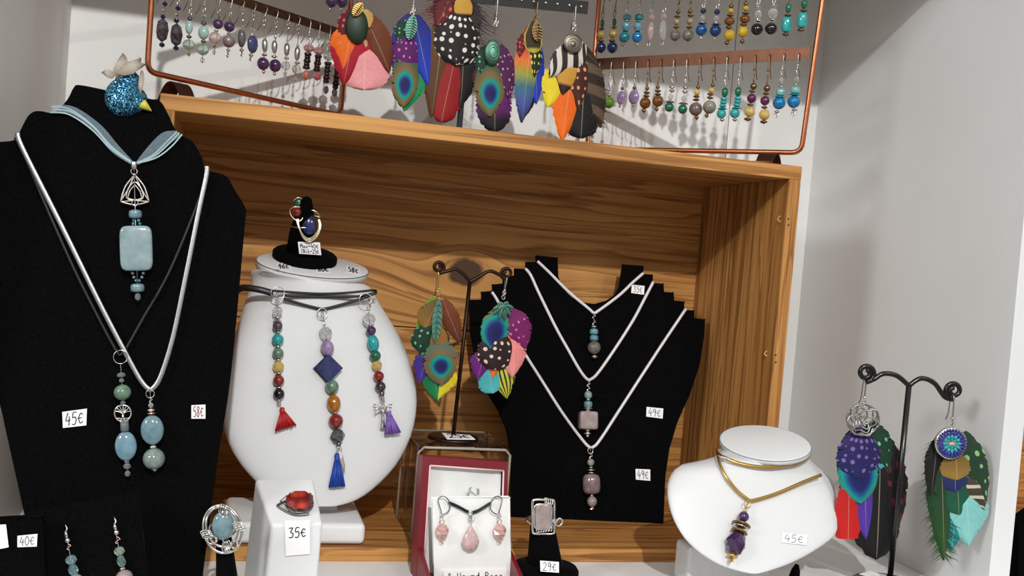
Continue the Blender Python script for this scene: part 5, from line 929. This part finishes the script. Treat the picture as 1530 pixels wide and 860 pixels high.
UPP = [
 ('navy ball earring under yellow and small teal beads', bz, [[(900, 35, 6, 13, 'b', MALA), (899, 43, 9, 4, 'd', bz), (898, 52, 12, 12, 'b', stone((170, 146, 66), (200, 178, 100))), (898, 61, 10, 5, 'd', bz), (898, 71, 15, 16, 'b', NAVY)], [(918, 33, 6, 13, 'b', MALA), (917.5, 41, 9, 4, 'd', bz), (916, 51, 13, 12, 'b', stone((170, 146, 66), (200, 178, 100))), (914.5, 61, 10, 5, 'd', bz), (915, 71, 16, 17, 'b', NAVY)]]),
 ('three stacked sky blue and teal ball earring on the upper copper bar', sv, [[(937, 26, 12, 9, 'c', SKY), (936, 31.5, 12, 2, 'd', sv), (935.5, 39, 13, 13, 'b', SKY), (935, 46.5, 15, 2, 'd', sv), (933, 55.5, 16, 17, 'b', TEAL), (931, 67, 8, 4, 'd', sv)], [(955, 26, 13, 9, 'c', TEAL), (955, 32, 13, 2, 'd', sv), (953, 39.5, 13, 13, 'b', SKY), (953, 46.5, 15, 2, 'd', sv), (952, 55.5, 16, 17, 'b', CYAN), (951.5, 67, 8, 4, 'd', sv)]]),
 ('long clear crystal drop earring on the upper copper bar', sv, [[(973.5, 26, 9, 9, 'b', PALEPINK), (972, 47, 10, 30, 'b', PALEPINK), (969, 66, 4, 5, 'w', sv)], [(992, 25, 9, 9, 'b', PALEPINK), (990.5, 46, 11, 32, 'b', CLEAR), (989, 65, 4, 5, 'w', sv)]]),
 ('grey ball earring under beige bead and bronze discs', bz, [[(1013.5, 18, 7, 6, 'b', bz), (1012, 25, 10, 4, 'd', bz), (1011, 33, 10, 10, 'b', BEIGE), (1010, 41, 10, 4, 'd', bz), (1009, 53, 16, 17, 'b', GREYST)], [(1031, 17, 7, 6, 'b', bz), (1032, 23.5, 10, 4, 'd', bz), (1031, 32, 11, 10, 'b', BEIGE), (1030, 41, 10, 4, 'd', bz), (1028, 53, 17, 18, 'b', GREYST)]]),
 ('glossy blue ball earring with a small navy bead above', sv, [[(1051, 16.5, 9, 8, 'b', NAVY), (1050, 27, 8, 9, 'f', CLEAR), (1050, 34.5, 14, 3, 'p', DARKSIL), (1048, 45, 17, 18, 'b', BLUE), (1047, 57, 4, 4, 'b', sv)], [(1071.5, 18, 9, 8, 'b', NAVY), (1070.5, 28, 8, 9, 'f', CLEAR), (1070, 36, 16, 3, 'p', DARKSIL), (1069, 46, 17, 18, 'b', stone((12, 48, 96), (24, 70, 130))), (1068, 58, 4, 4, 'b', sv)]]),
 ('yellow ball earring under a brown patterned bead', bz, [[(1092.5, 9.5, 7, 6, 'b', bz), (1092, 16.5, 9, 8, 'b', YELLOW), (1091, 23, 11, 4, 'd', bz), (1090, 32, 16, 13, 'b', TIGER), (1089, 41, 10, 5, 'd', bz), (1090, 53, 17, 17, 'b', YELLOW), (1086, 64, 7, 6, 'b', bz)], [(1114.5, 6, 7, 6, 'b', bz), (1114.5, 12.5, 9, 8, 'b', YELLOW), (1114, 20, 11, 4, 'd', bz), (1113, 28.5, 16, 13, 'b', TIGER), (1111, 37, 11, 5, 'd', bz), (1110, 48, 17, 17, 'b', YELLOW), (1109, 62, 7, 6, 'b', bz)]]),
 ('black onyx ball earring under a clear crystal', sv, [[(1132.5, 11, 10, 4, 'd', sv), (1133, 21, 11, 12, 'f', CLEAR), (1134, 31.5, 10, 4, 'd', sv), (1131, 44, 18, 18, 'b', ONYX)], [(1156, 8.5, 10, 4, 'd', sv), (1155, 20, 15, 15, 'b', CLEAR), (1154, 30, 10, 4, 'd', sv), (1152, 43, 18, 18, 'b', ONYX)]]),
 ('turquoise barrel earring under a green oval bead', bz, [[(1178, 12, 9, 15, 'b', MALA), (1177, 23, 11, 4, 'd', bz), (1175, 37, 15, 23, 'c', TURQ), (1174, 51.5, 11, 5, 'd', bz)], [(1202, 6, 10, 14, 'b', MALA), (1201, 16, 11, 4, 'd', bz), (1198.5, 30.5, 15, 23, 'c', TURQ), (1196.5, 45, 11, 5, 'd', bz)]])]
def hang_row(pl, rows, holes, group, short, ends):
    """each pair of look-alikes is told apart by the earring it hangs next to"""
    k = 0
    for i, (lab, m, L) in enumerate(rows):
        for j, it in enumerate(L):
            nb = (short[i - 1] if i else ends[0]) if j == 0 else (short[i + 1] if i + 1 < len(rows) else ends[1])
            drop(pl, holes[k], it, short[i] + (', beside the ' + nb if len(L) > 1 else ', ' + lab), group, m); k += 1
hang_row(PRt, LOW, LH, GLO, ['silver link and tiny crystal earring', 'apple green ball earring', 'lilac flat oval earring', 'brown tiger eye ball earring', 'small dark green ball earring', 'grey and rust agate earring', 'pale banded agate earring', 'stacked turquoise disc earring', 'plum and citrine ball earring', 'bright blue ball earring'], ('copper post', 'right copper post'))
hang_row(PRt, UPP, UH, GUP, ['navy ball earring under yellow bead', 'three sky blue ball earring', 'long clear drop earring', 'grey ball earring under beige bead', 'glossy blue ball earring', 'yellow and brown ball earring', 'black onyx ball earring', 'turquoise barrel earring'], ('inner copper post', 'right copper post'))
GH = lambda u, y, n, st: [(u - .6 * i, y + st * i, 11 - (i % 2) * 2, 5.5, 'c', GARNET) for i in range(n)]
LHU = [248, 268, 288, 307, 329, 346, 364, 381, 398, 414, 431, 447, 463, 477, 493, 507]
LHP = [(u, lerp(-38, 46, (u - 228) / 280)) for u in LHU]
LEF = [
 ('dark grey hematite drop earring with navy beads', sv, [[(246.5, 6, 8, 7, 'f', NAVY), (245, 15, 7, 9, 'f', sv), (243.5, 25, 8, 7, 'f', NAVY), (242.5, 45, 21, 36, 'g', HEMAT), (242, 67, 9, 7, 'f', NAVY)], [(266, 12.5, 9, 7, 'f', NAVY), (264.5, 21, 7, 9, 'f', sv), (263.5, 31, 9, 7, 'f', NAVY), (263.5, 52, 21, 35, 'g', HEMAT), (263, 72, 9, 7, 'f', NAVY)]]),
 ('pale aqua oval earring above a clear green ball', sv, [[(284, 28, 8, 6, 'd', DARKSIL), (282.5, 41, 11, 20, 'b', AQG), (282.5, 55, 8, 5, 'd', DARKSIL), (282, 67, 18, 16, 'b', SAGE), (282, 81, 6, 5, 'f', sv)], [(305, 24, 8, 6, 'f', SAGE), (304.5, 35, 9, 6, 'd', DARKSIL), (304, 49, 16, 20, 'b', AQG), (304, 62, 8, 5, 'd', DARKSIL), (303, 74, 18, 17, 'b', SAGE), (302.5, 90, 7, 6, 'w', sv)]]),
 ('purple amethyst ball earring above a pale smoky ball', sv, [[(327, 25, 6, 6, 'f', sv), (325.5, 36, 15, 15, 'b', AMETH), (323, 46, 7, 4, 'd', sv), (321, 57, 18, 18, 'b', PALEPINK), (320.5, 70, 6, 5, 'f', sv), (320, 78, 5, 5, 'w', sv)], [(344, 29, 6, 6, 'f', sv), (342.5, 40, 16, 16, 'b', AMETH), (342, 50.5, 7, 4, 'd', sv), (341.5, 62, 19, 18, 'b', stone((132, 116, 118), (160, 144, 144))), (341, 75, 6, 5, 'd', sv), (340, 82, 5, 6, 'w', sv)]]),
 ('hanging next to the smoky balls', sv, [[(362.5, 21, 5, 5, 'b', sv), (363, 31, 4, 8, 'b', sv), (362.5, 40, 6, 5, 'd', sv), (361, 57, 12, 28, 'b', stone((92, 88, 92), (120, 116, 118))), (361, 75, 7, 5, 'd', sv), (361, 81, 4, 5, 'w', sv)]]),
 ('hanging next to the grey stone', sv, [[(378.5, 30, 5, 5, 'b', sv), (378, 44, 5, 5, 'w', sv), (377.5, 66, 19, 27, 'o', stone((56, 64, 104), (84, 92, 132))), (375, 82.5, 7, 5, 'd', sv), (374, 88, 4, 5, 'w', sv)]]),
 ('silver oval bead earring ending in a purple amethyst ball', sv, [[(394.5, 38, 6, 6, 'b', sv), (396, 56, 4, 5, 'b', sv), (395.5, 68, 9, 21, 'b', sv), (395, 82, 9, 4, 'd', sv), (393, 95, 18, 19, 'b', AMETH), (394, 107, 5, 5, 'b', sv)], [(413, 41, 6, 6, 'b', sv), (411.5, 55, 4, 8, 'b', sv), (410, 70, 9, 20, 'b', sv), (409.5, 84.5, 9, 4, 'd', sv), (411, 98, 18, 19, 'b', AMETH), (410, 110, 5, 5, 'b', sv)]]),
 ('silver oval bead earring ending in a clear cracked crystal', sv, [[(431, 43, 6, 6, 'b', sv), (430, 60, 5, 5, 'f', CLEAR), (428.5, 74, 9, 20, 'b', sv), (428, 87, 8, 4, 'd', sv), (427, 98, 14, 14, 'f', CLEAR), (426, 110, 6, 7, 'f', CLEAR)], [(446, 50, 5, 5, 'b', sv), (445, 68, 5, 5, 'f', CLEAR), (444, 80, 9, 22, 'b', sv), (444, 94, 9, 4, 'd', sv), (443, 103.5, 14, 15, 'f', CLEAR), (441, 117, 6, 7, 'f', CLEAR)]]),
 ('garnet chip earring between pink beads', sv, [[(461.5, 72, 17, 12, 'f', PINK)] + GH(460, 81, 5, 5) + [(457, 112, 10, 14, 'b', stone((206, 120, 104), (226, 150, 134)))], [(476, 76, 17, 12, 'f', PINK)] + GH(475.5, 84.5, 5, 5) + [(474, 114, 12, 12, 'f', stone((196, 92, 104), (222, 130, 136)))]]),
 ('garnet chip earring under a pale green bead', sv, [[(490.5, 84, 15, 14, 'f', SAGE)] + GH(490, 95, 6, 5.3) + [(487, 134, 9, 12, 'f', SMOKE)], [(507, 92, 14, 13, 'f', SAGE)] + GH(504, 104, 6, 5.2) + [(500, 138, 9, 12, 'f', SMOKE)]])]
hang_row(PLt, LEF, LHP, GLE, ['dark hematite drop earring', 'pale aqua oval earring', 'amethyst and smoky ball earring', 'long grey stone earring', 'blue sodalite oval earring', 'silver oval and amethyst ball earring', 'silver oval and clear crystal earring', 'garnet chip earring with pink beads', 'garnet chip earring with green bead'], ('left copper post', 'orange and pink feather earring'))
for u, w_ in ((495, 'over the garnet chips'), (511, 'touching the orange feather earring')): drop(PLt, (u + 6, -30 + (u - 495) * .3), [(u, 3, 17, 17, 'b', AMETH), (u - 2, 14, 5, 5, 'b', sv)], 'single amethyst ball earring on the upper copper bar, ' + w_, 'earrings on the upper left copper bar', sv)
# small things at the shelf edge by the right bust
mb = MB(); p = zplane(0).at(1184, 874); lathe(mb, p, Vector((.15, 0, 1)), [(0, .006), (.006, .0058), (.012, .0045), (.0165, .002)], 14, flatn=.6)
single('ring_stand', mb, VELV, 'tip of a little black velvet finger under the small white bust', 'ring stand', p)
mb = MB(); p = zplane(0).at(1252, 885); superell(mb, p + Vector((0, 0, .006)), Vector((.011, 0, 0)), Vector((0, .009, 0)), Vector((0, 0, .006)), .5, .8, 20, 12)
single('ring_pad', mb, LEATH, 'small rounded white pad on the shelf next to the black stand base', 'display', p)
